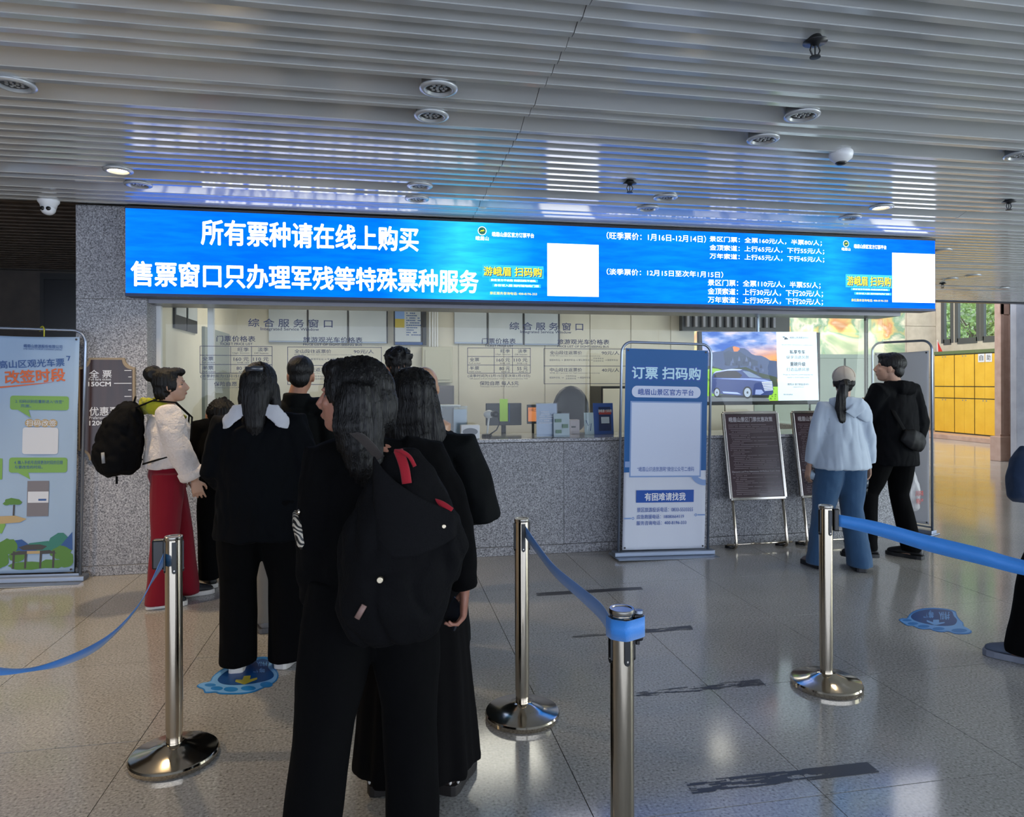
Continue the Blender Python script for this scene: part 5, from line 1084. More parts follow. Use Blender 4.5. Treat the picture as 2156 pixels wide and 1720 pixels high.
def add_skin(root, me, m=None): return obj('body', me, m or M_skin, root)
def face_bits(root, P):
    H = headM(P)
    for s in (-1, 1):
        o = MB().ell((s * .028, .0680, .0), (.0105, .0075, .0055), 12, 8, H).build('eye', mat('eye_white', '#5e5652', .4), root, True)
        MB().ell((s * .028, .0735, .0), (.0050, .0030, .0048), 10, 6, H).build('iris', mat('iris_dark', '#140d0a', .1), o, True)
        MB().tube([H @ V((s * .014, .080, .022)), H @ V((s * .030, .078, .027)), H @ V((s * .044, .066, .022))], [.0022, .003, .002], n=6).build('eyebrow', M_hair, root, True)
    MB().ell((0, .0865, -.064), (.019, .0065, .006), 12, 6, H).build('lips', mat('lips', '#8a4a42', .4), root, True)
def shoe(root, P, s, m, msole, name='shoe', sole=.028, wd=1.0, L=1.0):
    k = P['k']; an, toe = P['an' + s], P['toe' + s]; d = (toe - an); tip = V((d.x, d.y, 0)).normalized(); sd = V((tip.y, -tip.x, 0)); base = V((an.x, an.y, 0)); z0 = min(an.z - .085 * k, 0) if 0 else an.z - .085 * k
    z0 = max(z0, 0); pitch = 0
    def ringpts(y, w_, h, zb): return [base + tip * y * k * L + sd * (w_ * k * wd * math.cos(a)) + V((0, 0, z0 + zb + max(0, h * k * math.sin(a)))) for a in [i * math.pi / 9 for i in range(10)]]
    secs = [(-.075, .018, .05), (-.068, .032, .075), (-.04, .038, .085), (0, .037, .088), (.04, .037, .075), (.08, .042, .058), (.12, .043, .045), (.155, .036, .034), (.175, .018, .02)]
    R = [ringpts(y, w_, h, sole) for y, w_, h in secs]; mb = MB().rings(R, True)
    o = mb.build(name, m, root, True); md = o.modifiers.new('s', 'SUBSURF'); md.levels = 1; md.render_levels = 1
    so = MB(); out = []
    for sg in (1, -1):
        for y, w_, h in (secs if sg == 1 else reversed(secs)): out.append(base + tip * y * k * L * 1.04 + sd * sg * (w_ + .004) * k * wd)
    n = len(out); so.add([p + V((0, 0, z0 + .001)) for p in out] + [p + V((0, 0, z0 + sole + .004)) for p in out], [tuple(range(n)), tuple(reversed(range(n, 2 * n)))] + [(i, i + n, (i + 1) % n + n, (i + 1) % n) for i in range(n)])
    so.build('sole', msole, o, bevel=.003); return o
def trousers(root, P, m, hem=(.10, .10), thigh=.105, knee=.085, top=None, amp=.005, name='trousers', hz=.03, waist=(.165, .115), voxel=.009, seed=0, fx=9, fz=4):
    k = P['k']; b = MB(); ax = (P['hipR'] - P['hipL']).normalized(); t = top or 1.02
    b.tube([lerp(P['hipL'], P['hipR'], .5) - V((0, 0, .05)) * k, P['pelvis'], lerp(P['pelvis'], P['waist'], .8)], [(.150 * k, .105 * k), (waist[0] * k, waist[1] * k), (waist[0] * k * .86, waist[1] * k * .85)], ref=ax, n=20)
    for s in 'LR':
        hip, kn, an = P['hip' + s], P['kn' + s], P['an' + s]; d = (an - kn).normalized(); end = V((an.x, an.y, an.z - .085 * k + hz)) - V((0, .0, 0))
        b.tube([hip + V((0, 0, .04)) * k, lerp(hip, kn, .3), lerp(hip, kn, .7), kn, lerp(kn, end, .5), end + V((0, 0, .006)), end], [thigh * k, thigh * k * .98, (thigh + knee) / 2 * k, knee * k, (knee + hem[0]) / 2 * k, (hem[0] * k, hem[1] * k), (hem[0] * k * .97, hem[1] * k * .97)], ref=ax, n=18)
    return obj(name, remeshed(b, voxel, 3, folds(amp, fx, fz, seed)), m, root)
def jacket(root, P, m, name='jacket', hem=.80, hr=(.20, .15), cr=(.185, .125), sl=.068, cuff=.05, col=.07, colh=.03, amp=.008, voxel=.009, sleeve_end=.93, seed=0, fx=9, fz=6, shr=.072, hood=None, extra=None, wr=None, crease=0):
    k = P['k']; b = MB(); ax = (P['shR'] - P['shL']).normalized(); pv, ws, ch, nk = P['pelvis'], P['waist'], P['chest'], P['neck']
    hp = lerp(pv, ws, (hem * k - pv.z) / max(ws.z - pv.z, .01)); wr = wr or (.5 * (hr[0] + cr[0]), .5 * (hr[1] + cr[1]))
    b.tube([hp, lerp(hp, ws, .06), ws, ch, lerp(ch, nk, .55), nk - V((0, 0, .015)) * k], [(hr[0] * k * .97, hr[1] * k * .97), (hr[0] * k, hr[1] * k), (wr[0] * k, wr[1] * k), (cr[0] * k, cr[1] * k), (cr[0] * .93 * k, cr[1] * .8 * k), (.075 * k, .065 * k)], ref=ax, n=28)
    b.tube([nk - V((0, 0, .03)) * k, nk + V((0, 0, colh)) * k], [col * k * 1.1, col * k], n=18)
    for s in 'LR':
        sh, el, w_ = P['sh' + s], P['el' + s], P['wr' + s]; e = lerp(el, w_, sleeve_end)
        b.tube([lerp(ch, sh, .55) + V((0, 0, .035)) * k, sh, lerp(sh, el, .45), el, lerp(el, e, .5), lerp(el, e, .97), e], [shr * k * 1.05, shr * k, sl * k * 1.0, sl * k * .95, (sl + cuff) / 2 * k, cuff * k, cuff * k * .95], n=16)
    if extra: extra(b, k)
    return obj(name, remeshed(b, voxel, 3, folds(amp, fx, fz, seed, crease)), m, root)

M_skin = mat('skin', '#a8785f', .5, bump=.05, bscale=200)
M_skin2 = mat('skin_pale', '#b08a74', .5)
M_hair = mat('black_hair', '#040304', .45, spec=.3, bump=.6, bscale=90, stretch=(3, 3, .25))
def cloth(n, c, r=.85, sh=.15, b=.15, s=220): return mat(n, c, r, sheen=sh, bump=b, bscale=s, spec=.12)
BLK = cloth('black_cloth', '#020203', .95, 0); BLK2 = cloth('black_knit', '#030304', .95, .0, .3, 350); NVY = cloth('navy_black_cloth', '#04060a', .9, .0); DKG = cloth('dark_green_black', '#050708', .8, .0)
FLE = mat('white_fleece', '#cfc4bd', .95, sheen=.4, bump=.8, bscale=70); RED = cloth('deep_red_cloth', '#760c1e', .85, .1); YLW = cloth('yellow_green_lining', '#949422', .7, .1); PAL = cloth('pale_blue_jacket', '#aebac8', .6, .1, .05, 40)
JEA = cloth('blue_denim', '#2f4d6c', .85, .15, .3, 300); GRY = cloth('grey_trouser_cloth', '#77736d', .85, .1); SOL = mat('white_sole', '#c9c4be', .5); SHB = mat('black_shoe', '#111114', .5); SHG = mat('grey_shoe', '#6b6c70', .6); BEI = cloth('beige_cap_cloth', '#b5aa9c', .8, .1)
BAG = cloth('black_canvas', '#08080a', .85, .0, .3, 160)

def put(name_lab, px, py, d=None, rz=0, z=0):
    p = atZ(px, py) if d is None else atd(px, py, d); e = empty('person', (p.x, p.y, 0), math.radians(rz), name_lab, 'person'); return e
def W2L(root, p):  # world point into the root's frame
    return Matrix.Rotation(-root.rotation_euler.z, 3, 'Z') @ (V(p) - V(root.location))
def hairball(root, P, m, parts, voxel=.008, amp=.006, name='hair', c=None):
    b = MB(); H = headM(P); parts(b, H, P['k']); c = P['head']; return obj(name, remeshed(b, voxel, 2, hairf(amp, c)), m, root)

# ---------- 1 woman with white fleece, red trousers, backpack: faces right
R1 = put('woman in a white fleece jacket and red trousers carrying a black backpack', 352, 1268, rz=-72)
P = pose(1.60, hipL=(-.08, 0, .88), hipR=(.08, 0, .88), anL=(-.085, .13, .085), anR=(.095, -.06, .085), knL=(-.09, .08, .48), knR=(.10, -.02, .48), toeL=(-.09, .28, .02), toeR=(.11, .09, .02), yaw=-14, pitch=-6,
         elR=(.235, .06, 1.09), wrR=(.215, .16, .88), elL=(-.22, .04, 1.10), wrL=(-.15, .10, .92), head=(0, .03, 1.53))
add_skin(R1, body_mesh(P, .0052, hands={'R': (V((-.1, .25, -1)), V((-1, .1, 0)), V((0, 1, .1)), .7)}), M_skin2); face_bits(R1, P)
trousers(R1, P, RED, hem=(.085, .088), thigh=.110, knee=.088, hz=.022, amp=.005, waist=(.16, .125))
o = jacket(R1, P, FLE, 'fleece_jacket', hem=.955, hr=(.185, .155), cr=(.185, .145), sl=.088, cuff=.074, col=.075, colh=.01, amp=.011, fx=7, fz=7, shr=.082, sleeve_end=.90, crease=.4)
k = P['k']; w_ = lerp(P['elR'], P['wrR'], .90); d = (P['wrR'] - P['elR']).normalized()
MB().tube([w_ - d * .055, w_ - d * .05, w_ - d * .01, w_ + d * .004], [.074, .082, .083, .074], n=20).build('cuff_roll', FLE, R1, True)
hairball(R1, P, M_hair, lambda b, H, k: (b.ell((0, -.03, .035), (.088, .098, .098), 20, 14, H), b.ell((0, -.055, -.03), (.074, .07, .10), 16, 12, H), b.ell((0, -.125, .095), (.056, .052, .052), 16, 12, H), b.ell((0, -.105, .12), (.04, .04, .035), 12, 8, H), b.ell((0, .035, .09), (.070, .062, .036), 14, 8, H), b.ell((.06, -.01, .01), (.028, .06, .06), 12, 8, H), b.ell((-.06, -.01, .01), (.028, .06, .06), 12, 8, H)), amp=.008)
b = MB(); b.tube([(-.15, .03, 1.315), (-.12, -.08, 1.345), (-.02, -.14, 1.345), (.09, -.11, 1.35), (.135, .02, 1.315), (.11, .10, 1.25)], [(.05, .02), (.055, .025), (.06, .035), (.055, .028), (.045, .02), (.03, .015)], ref=(0, -.3, 1), n=14)
obj('yellow_hood', remeshed(b, .008, 2, folds(.009, 26, 26, 3)), YLW, R1)
shoe(R1, P, 'L', SHB, SOL, 'shoe'); shoe(R1, P, 'R', SHB, SOL, 'shoe')
bp_ = empty('backpack', (0, 0, 0), 0, 'large black backpack worn by the woman in white fleece', 'backpack'); bp_.location = R1.location + Matrix.Rotation(R1.rotation_euler.z, 3, 'Z') @ V((.0, -.25, .87)); bp_.rotation_euler.z = R1.rotation_euler.z
b = MB(); b.tube([(0, -.04, .02), (0, -.045, .06), (0, -.04, .20), (0, -.01, .36), (0, .03, .46), (0, .045, .50)], [(.10, .07), (.165, .135), (.165, .15), (.145, .13), (.11, .085), (.06, .04)], ref=(1, 0, 0), n=24); b.ell((0, -.13, .16), (.12, .07, .13), 18, 12)
obj('bag_body', remeshed(b, .009, 3, folds(.014, 11, 8, 5, .5)), BAG, bp_)
for s in (1, -1):
    MB().tube([(s * .09, .06, .47), (s * .11, .16, .515), (s * .135, .30, .50), (s * .15, .395, .40), (s * .165, .385, .25), (s * .17, .27, .15), (s * .15, .10, .10)], [(.022, .006)] * 7, ref=(1, 0, 0), n=8).build('shoulder_strap', BAG, bp_, True)
MB().tube([(.168, -.12, .12), (.170, -.125, .19)], [(.010, .003)] * 2, ref=(0, 1, 0), n=8).build('reflective_tab', mat('reflective', '#8d8f93', .3), bp_, True)
MB().tube([(-.03, .05, .50), (-.02, .06, .54), (.02, .06, .54), (.03, .05, .50)], .006, n=8).build('grab_loop', BAG, bp_, True)
MB().tube([(.06, -.05, .02), (.062, -.05, -.03)], .007, n=6).build('strap_end', BAG, bp_, True)

# ---------- 2 person leaning at the counter
R2 = put('person in black with curly dark hair bending forward at the counter', 468, 1228, rz=30)
P = pose(1.58, pelvis=(0, -.08, .88), waist=(0, -.02, 1.02), chest=(0, .03, 1.14), neck=(0, .07, 1.24), head=(.0, .12, 1.33), pitch=-35, yaw=25, shL=(-.16, .05, 1.22), shR=(.16, .05, 1.22), elL=(-.20, .06, 1.02), elR=(.20, .06, 1.02), wrL=(-.08, .15, 1.09), wrR=(.08, .15, 1.09), hipL=(-.08, -.08, .86), hipR=(.08, -.08, .86))
add_skin(R2, body_mesh(P, .008))
trousers(R2, P, BLK, hem=(.075, .085), thigh=.11, knee=.085, hz=.06); jacket(R2, P, BLK, 'jacket', hem=.80, hr=(.19, .14), cr=(.18, .13))
hairball(R2, P, M_hair, lambda b, H, k: (b.ell((0, -.03, .03), (.10, .11, .11), 16, 12, H), b.ell((0, -.06, -.05), (.085, .08, .09), 16, 12, H)), amp=.018)
shoe(R2, P, 'L', SHB, SOL, 'shoe'); shoe(R2, P, 'R', SHB, SOL, 'shoe')

# ---------- 3 woman with long hair and white collar, back to us
R3 = put('woman seen from behind with long black hair over a white shirt collar', 547, 1403, rz=-6)
P = pose(1.60, hipL=(-.095, 0, .88), hipR=(.095, 0, .88), knL=(-.12, .01, .48), knR=(.135, .02, .48), anL=(-.115, -.01, .085), anR=(.135, .02, .085), toeL=(-.13, .12, .02), toeR=(.17, .14, .02), shL=(-.185, 0, 1.315), shR=(.185, 0, 1.315), elL=(-.240, .0, 1.07), elR=(.245, .0, 1.07), wrL=(-.20, .16, .96), wrR=(.20, .16, .96), yaw=0)
add_skin(R3, body_mesh(P, .0065), M_skin2)
trousers(R3, P, BLK, hem=(.098, .105), thigh=.13, knee=.098, hz=.030, amp=.006, waist=(.18, .13)); jacket(R3, P, NVY, 'coat', hem=.70, hr=(.245, .17), cr=(.225, .145), sl=.080, cuff=.062, col=.08, colh=-.01, amp=.016, crease=.3, shr=.085, wr=(.235, .16))
b = MB(); nk = P['neck']
for s in (-1, 1): b.tube([nk + V((s * .02, -.07, .045)), nk + V((s * .09, -.085, .015)), nk + V((s * .15, -.085, -.045)), nk + V((s * .165, -.07, -.07))], [(.020, .008), (.045, .008), (.04, .008), (.015, .006)], ref=(0, .3, 1), n=12)
b.tube([nk + V((-.06, -.06, .05)), nk + V((0, -.09, .035)), nk + V((.06, -.06, .05))], [(.03, .01), (.05, .01), (.03, .01)], ref=(0, 0, 1), n=12)
obj('shirt_collar', remeshed(b, .006, 2, folds(.004, 20, 20)), cloth('white_shirt', '#b9bac0', .8, .1), R3)
hairball(R3, P, M_hair, lambda b, H, k: (b.ell((0, -.022, .028), (.092, .108, .100), 20, 14, H), b.tube([H @ V((0, -.05, .04)), H @ V((0, -.085, -.04)), H @ V((0, -.105, -.13)), H @ V((.0, -.11, -.22)), H @ V((.0, -.105, -.30))], [(.088, .07), (.086, .055), (.062, .04), (.048, .03), (.02, .012)], ref=(1, 0, 0), n=20),
         b.tube([H @ V((-.07, -.02, .0)), H @ V((-.085, -.03, -.08)), H @ V((-.085, -.02, -.17))], [.035, .03, .012], n=12), b.tube([H @ V((.07, -.02, .0)), H @ V((.085, -.03, -.08)), H @ V((.10, -.03, -.17)), H @ V((.12, -.05, -.22))], [.035, .03, .02, .01], n=12)), amp=.007)
H = headM(P); MB().tube([H @ V((-.045, -.115, .085)), H @ V((0, -.128, .09)), H @ V((.045, -.115, .085))], [(.014, .006)] * 3, ref=(0, 0, 1), n=8).build('hair_clip', mat('clip_grey', '#33373f', .2), R3, True)
shoe(R3, P, 'L', SHB, SOL, 'shoe', sole=.03); shoe(R3, P, 'R', SHB, SOL, 'shoe', sole=.03)

# ---------- 4 short-haired man ahead
R4 = put('short-haired man in a dark jacket and grey trousers near the counter', 614, 1318, rz=4)
P = pose(1.67, anL=(-.16, -.02, .085), knL=(-.13, .0, .48), anR=(.12, .05, .085), toeL=(-.19, .11, .02), shL=(-.18, 0, 1.33), shR=(.18, 0, 1.33), head=(.055, .0, 1.53), neck=(.03, 0, 1.37), elL=(-.22, .02, 1.08), wrL=(-.15, .2, 1.0), wrR=(.15, .2, 1.0))
P['yaw'] = math.radians(-6)
add_skin(R4, body_mesh(P, .0065)); trousers(R4, P, GRY, hem=(.075, .08), thigh=.11, knee=.085, hz=.06)
jacket(R4, P, DKG, 'jacket', hem=.80, hr=(.20, .15), cr=(.20, .135), col=.078, colh=.05, shr=.08, amp=.008)
hairball(R4, P, M_hair, lambda b, H, k: (b.ell((0, -.020, .040), (.080, .100, .082), 20, 14, H), b.ell((0, -.060, -.015), (.062, .048, .062), 16, 12, H)), amp=.003)
shoe(R4, P, 'L', SHG, mat('grey_sole', '#55565a', .5), 'shoe'); shoe(R4, P, 'R', SHG, mat('grey_sole', '#55565a', .5), 'shoe')

# ---------- 7, 8 heads beyond: bald person in dark robe, spiky-haired man
R7 = put('bald person in a dark robe standing in front of the front queue', 893, 800, 3.75, rz=8)
P = pose(1.62, head=(0, 0, 1.50), neck=(0, -.01, 1.35), shL=(-.13, 0, 1.20), shR=(.13, 0, 1.20), wrL=(-.1, .2, 1.02), wrR=(.1, .2, 1.02), yaw=0)
add_skin(R7, body_mesh(P, .0065), mat('skin_light', '#b48a6c', .38))
b = MB(); k = P['k']; b.tube([(0, 0, .05), (0, 0, .07), (0, 0, .5), (0, 0, .95), (0, 0, 1.2), (0, 0, 1.33)], [(.25, .20), (.26, .21), (.23, .18), (.20, .15), (.15, .12), (.07, .07)], ref=(1, 0, 0), n=28, flute=lambda t, a: 1 + .05 * math.sin(a * 7) * (1 - t))
for s in 'LR': b.tube([P['neck'] - V((0, 0, .08)), P['sh' + s] + V((0, 0, .0)), lerp(P['sh' + s], P['el' + s], .3), P['el' + s], lerp(P['el' + s], P['wr' + s], .9)], [.06, .062, .075, .08, .09], n=14)
obj('robe', remeshed(b, .011, 2, folds(.006, 8, 4)), DKG, R7); shoe(R7, P, 'L', SHG, SHB, 'shoe'); shoe(R7, P, 'R', SHG, SHB, 'shoe')
R8 = put('man with short spiky black hair standing closest to the middle window', 838, 790, 4.75, rz=0)
P = pose(1.72, yaw=10); add_skin(R8, body_mesh(P, .008)); trousers(R8, P, BLK, hz=.05); jacket(R8, P, NVY, 'jacket', hem=.82)
hairball(R8, P, M_hair, lambda b, H, k: ([b.ell((0, -.018, .045), (.084, .100, .082), 16, 12, H), b.ell((0, -.055, -.01), (.066, .05, .06), 12, 8, H)] + [b.tube([H @ V((x * .8, y * .8 - .02, .07)), H @ V((x, y - .02, .148 - 5 * (x * x + y * y)))], [.020, .010], n=6) for x, y in [((i * 37 % 17 - 8) * .010, (i * 53 % 19 - 9) * .010) for i in range(40)]]), amp=.010)
shoe(R8, P, 'L', SHB, SHB, 'shoe'); shoe(R8, P, 'R', SHB, SHB, 'shoe')

# ---------- 6 girl behind the front woman: long skirt, phone
R6 = put('person with long black hair in a loose black top and ankle-length black skirt', 874, 1653, rz=-10)
P = pose(1.56, head=(-.01, .03, 1.525), neck=(0, 0, 1.37), yaw=5, pitch=-12, shL=(-.18, 0, 1.33), shR=(.185, 0, 1.33), elR=(.262, .02, 1.06), wrR=(.12, .20, 1.12), elL=(-.22, .02, 1.10), wrL=(-.08, .2, 1.10), anL=(-.14, .0, .085), anR=(.14, .0, .085), toeL=(-.17, .13, .02), toeR=(.18, .13, .02))
add_skin(R6, body_mesh(P, .0065), M_skin2)
b = MB(); b.tube([(0, 0, .085), (0, 0, .10), (0, 0, .40), (0, 0, .80), (0, 0, 1.0)], [(.222, .19), (.228, .195), (.205, .17), (.17, .135), (.14, .11)], ref=(1, 0, 0), n=96, flute=lambda t, a: 1 + (.06 * math.sin(a * 9 + 1) + .03 * math.sin(a * 17)) * (1 - t))
obj('skirt', remeshed(b, .008, 2, folds(.004, 8, 3)), cloth('black_skirt', '#050405', .9, .0), R6)
jacket(R6, P, DKG, 'loose_top', hem=.86, hr=(.21, .16), cr=(.19, .135), sl=.078, cuff=.085, shr=.076, amp=.009, sleeve_end=.55, crease=.3)
hairball(R6, P, M_hair, lambda b, H, k: (b.ell((0, -.02, .028), (.093, .108, .100), 20, 14, H), b.tube([H @ V((0, -.04, .03)), H @ V((0, -.08, -.05)), H @ V((.01, -.10, -.16)), H @ V((.02, -.115, -.28)), H @ V((.02, -.115, -.36))], [(.09, .07), (.105, .06), (.12, .045), (.11, .035), (.04, .02)], ref=(1, 0, 0), n=22)), amp=.008)
BRN = mat('brown_shoe', '#2f2420', .6)
for s in 'LR':
    o = shoe(R6, P, s, BRN, mat('dark_sole', '#1b1614', .6), 'shoe', sole=.035, wd=1.25)
    an = P['an' + s]
    for q in range(5): t = (q - 2) * .5; c = V((an.x + .054 * math.sin(t * 1.1), an.y - .062 * math.cos(t * 1.1) - .012, .052)); MB().ell(c, (.006, .006, .010), 8, 6).build('white_stud', SOL, o, True)

# ---------- 5 front woman in black: profile to the left
R5 = put('nearest woman in black sweater and trousers, face turned left', 785, 1700, 2.18, rz=8)
P = pose(1.60, yaw=62, pitch=-4, head=(-.075, -.03, 1.50), neck=(-.035, -.02, 1.36), shL=(-.150, 0, 1.30), shR=(.180, 0, 1.29), elL=(-.175, -.03, 1.05), elR=(.265, -.02, 1.06), wrL=(-.185, .06, .84), wrR=(.300, -.03, .855), hipL=(-.09, 0, .88), hipR=(.09, 0, .88), knL=(-.155, 0, .48), knR=(.12, .02, .48), anL=(-.215, -.02, .085), anR=(.13, .0, .085), toeL=(-.25, .12, .02), toeR=(.16, .14, .02))
add_skin(R5, body_mesh(P, .0042, hands={'R': (V((-.02, .12, -1)), V((-1, .25, 0)), V((-.2, 1, 0)), .95), 'L': (V((.02, .1, -1)), V((1, .1, 0)), V((0, 1, 0)), .6)}), mat('skin_warm', '#9c6b58', .5)); face_bits(R5, P)
trousers(R5, P, BLK, hem=(.088, .10), thigh=.122, knee=.096, hz=.02, amp=.007, waist=(.175, .14), voxel=.010)
jacket(R5, P, BLK2, 'sweater', hem=.74, hr=(.195, .155), cr=(.185, .14), sl=.078, cuff=.046, col=.062, colh=.012, amp=.009, shr=.080, sleeve_end=.97, wr=(.195, .155), voxel=.008, crease=.3)
for s in 'LR': w_ = P['wr' + s]; d = (w_ - P['el' + s]).normalized(); MB().tube([w_ - d * .075, w_ - d * .065, w_ - d * .01, w_ - d * .002], [.046, .047, .044, .040], n=24, flute=lambda t, a: 1 + .02 * math.sin(a * 24)).build('ribbed_cuff', BLK2, R5, True)
hairball(R5, P, M_hair, lambda b, H, k: (b.ell((0, -.028, .034), (.095, .110, .102), 20, 14, H), b.ell((0, .03, .085), (.075, .062, .036), 16, 10, H), b.ell((0, -.07, -.03), (.085, .085, .11), 16, 12, H), b.tube([H @ V((-.055, -.05, .04)), H @ V((-.075, -.06, -.08)), H @ V((-.06, -.085, -.20)), H @ V((-.035, -.10, -.29))], [(.06, .06), (.075, .06), (.055, .05), (.015, .015)], ref=(1, 0, 0), n=16),
         b.tube([H @ V((.06, -.03, .04)), H @ V((.072, -.03, -.06)), H @ V((.06, -.05, -.15))], [.045, .042, .02], n=12)), voxel=.007, amp=.009)
shoe(R5, P, 'L', SHB, SHB, 'shoe'); shoe(R5, P, 'R', SHB, SHB, 'shoe')
# big hobo bag on her back
d5 = 1.93
bag = empty('shoulder_bag', tuple(atd(835, 1300, d5)), 0, 'big slouchy black bag with red straps hanging on the front woman', 'bag')
b = MB(); ref = RGT
secs = [(1352, 828, 62, .05), (1335, 826, 92, .075), (1280, 826, 118, .10), (1200, 832, 130, .11), (1120, 842, 126, .10), (1050, 850, 100, .075), (990, 850, 66, .05), (945, 846, 34, .03)]
b.tube([atd(x, y, d5) for y, x, w_, t in secs], [(w_ / F * d5, t) for y, x, w_, t in secs], ref=ref, n=30)
b.tube([atd(770, 1040, d5 - .02), atd(850, 1060, d5 - .05), atd(930, 1110, d5 - .04)], [(.05, .03), (.07, .045), (.05, .04)], ref=(0, 0, 1), n=14)
b.tube([atd(948, 1085, d5 - .03), atd(955, 1150, d5 - .02), atd(948, 1220, d5)], [(.024, .04), (.04, .05), (.03, .05)], ref=ref, n=12)
up_(obj('bag_body', remeshed(b, .008, 3, folds(.014, 7, 5, 4, .6)), BAG), bag)
def strapw(pts, wd, name, m, root, th=.004, ref=RGT):
    P_ = [atd(*p) for p in pts]; out = []; 
    for i in range(len(P_) - 1):
        p0, p1, p2, p3 = P_[max(i - 1, 0)], P_[i], P_[i + 1], P_[min(i + 2, len(P_) - 1)]
        for q in range(6): t = q / 6; out.append(.5 * ((2 * p1) + (p2 - p0) * t + (2 * p0 - 5 * p1 + 4 * p2 - p3) * t * t + (3 * p1 - p0 - 3 * p2 + p3) * t ** 3))
    out.append(P_[-1]); o = MB().tube(out, [(wd, th)] * len(out), ref=ref, n=10).build(name, m, None, True); return up_(o, root)
RST = cloth('red_strap_cloth', '#8c1522', .7, .1)
strapw([(838, 948, 1.905), (846, 968, 1.885), (852, 990, 1.872), (856, 1018, 1.868)], .0135, 'red_strap', RST, bag)
strapw([(832, 948, 1.905), (845, 950, 1.89), (862, 962, 1.885), (873, 982, 1.882)], .0055, 'red_strap', RST, bag)
strapw([(912, 1056, 1.885), (930, 1062, 1.872), (950, 1076, 1.868)], .010, 'red_strap', RST, bag, ref=(0, 0, 1))
FLP = cloth('charcoal_flap', '#0e0e10', .85, .0, .3, 160)
b = MB(); A = [(786, 950, 1.90), (800, 985, 1.87), (850, 1030, 1.85), (905, 1058, 1.855), (962, 1082, 1.87)]; B_ = [(790, 1150, 1.86), (800, 1170, 1.84), (850, 1180, 1.825), (910, 1160, 1.84), (960, 1130, 1.86)]
pa = [atd(*p) for p in A]; pb = [atd(*p) for p in B_]; g = MB(); rows = []
for j in range(7):
    t = j / 6; rows.append([lerp(pa[i], pb[i], t) - FWD * .012 * math.sin(math.pi * t) for i in range(5)])
g.add([p for r_ in rows for p in r_], [(j * 5 + i, j * 5 + i + 1, (j + 1) * 5 + i + 1, (j + 1) * 5 + i) for j in range(6) for i in range(4)])
o = up_(g.build('front_flap', FLP, None, True), bag); md = o.modifiers.new('s', 'SUBSURF'); md.levels = 2; md.render_levels = 2; md = o.modifiers.new('t', 'SOLIDIFY'); md.thickness = .003
for x, y, dd in ((799, 1221, 1.805), (934, 1108, 1.845)):
    p = atd(x, y, dd); up_(MB().tube([p + FWD * .008, p - FWD * .004], .0085 if y > 1200 else .006, n=20).build('snap_button', mat('snap_metal', '#b9ac95', .25, .8), bevel=.0015), bag)
p = atd(757, 1289, 1.825); q = atd(750, 1302, 1.825); r = atd(766, 1274, 1.825)
up_(MB().tube([q, r], [(.008, .003)] * 2, ref=RGT, n=8).build('leather_tag', mat('tag_pink_brown', '#7d625a', .6), None, True), bag)
strapw([(733, 905, 2.02), (752, 915, 1.99), (775, 935, 1.965), (800, 965, 1.93)], .014, 'shoulder_strap', cloth('grey_brown_strap', '#37312e', .8, .1), bag)
# patterned strap at left, phone in hand
pst = empty('patterned_bag', tuple(atd(640, 1120, 2.25)), 0, 'bag edge with black and cream zigzag pattern at the woman\'s left side', 'bag')
ZM = bpy.data.materials.new('zigzag_print'); ZM.use_nodes = True; nt = ZM.node_tree; b_ = nt.nodes['Principled BSDF']; tc = nt.nodes.new('ShaderNodeTexCoord'); wv = nt.nodes.new('ShaderNodeTexWave'); wv.wave_type = 'BANDS'; wv.bands_direction = 'DIAGONAL'; wv.inputs['Scale'].default_value = 34; wv.inputs['Distortion'].default_value = 9; wv.inputs['Detail'].default_value = 0; wv.inputs['Detail Scale'].default_value = .8
r_ = nt.nodes.new('ShaderNodeValToRGB'); r_.color_ramp.interpolation = 'CONSTANT'; r_.color_ramp.elements[1].position = .5; r_.color_ramp.elements[0].color = srgb('#121214'); r_.color_ramp.elements[1].color = srgb('#b3a998'); nt.links.new(tc.outputs['Object'], wv.inputs[0]); nt.links.new(wv.outputs[0], r_.inputs[0]); nt.links.new(r_.outputs[0], b_.inputs[0])
up_(MB().tube([atd(624, 1083, 2.10), atd(630, 1105, 2.07), atd(640, 1140, 2.06), (atd(652, 1168, 2.08))], [(.012, .02), (.021, .03), (.022, .03), (.010, .02)], ref=RGT, n=14).build('patterned_panel', ZM, None, True), pst)
up_(MB().ell(atd(629, 1078, 2.06), (.007, .007, .009), 10, 8).build('zip_pull', M_steel, None, True), pst)
H5 = Matrix.LocRotScale(R5.location, R5.rotation_euler, (1, 1, 1)); hw = H5 @ (P['wrR'] + V((-.022, .045, -.088)))
ph = empty('mobile_phone', tuple(hw), 0, 'dark phone held in the front woman\'s right hand', 'phone'); ph.rotation_euler = (.35, .25, .5)
MB().box((-.004, -.036, -.05), (.004, .036, .035)).build('case', mat('phone_case', '#24262b', .15), ph, bevel=.003); MB().box((.004, -.033, -.047), (.0045, .033, .032)).build('glass_face', mat('phone_glass', '#0a0c12', .05), ph)

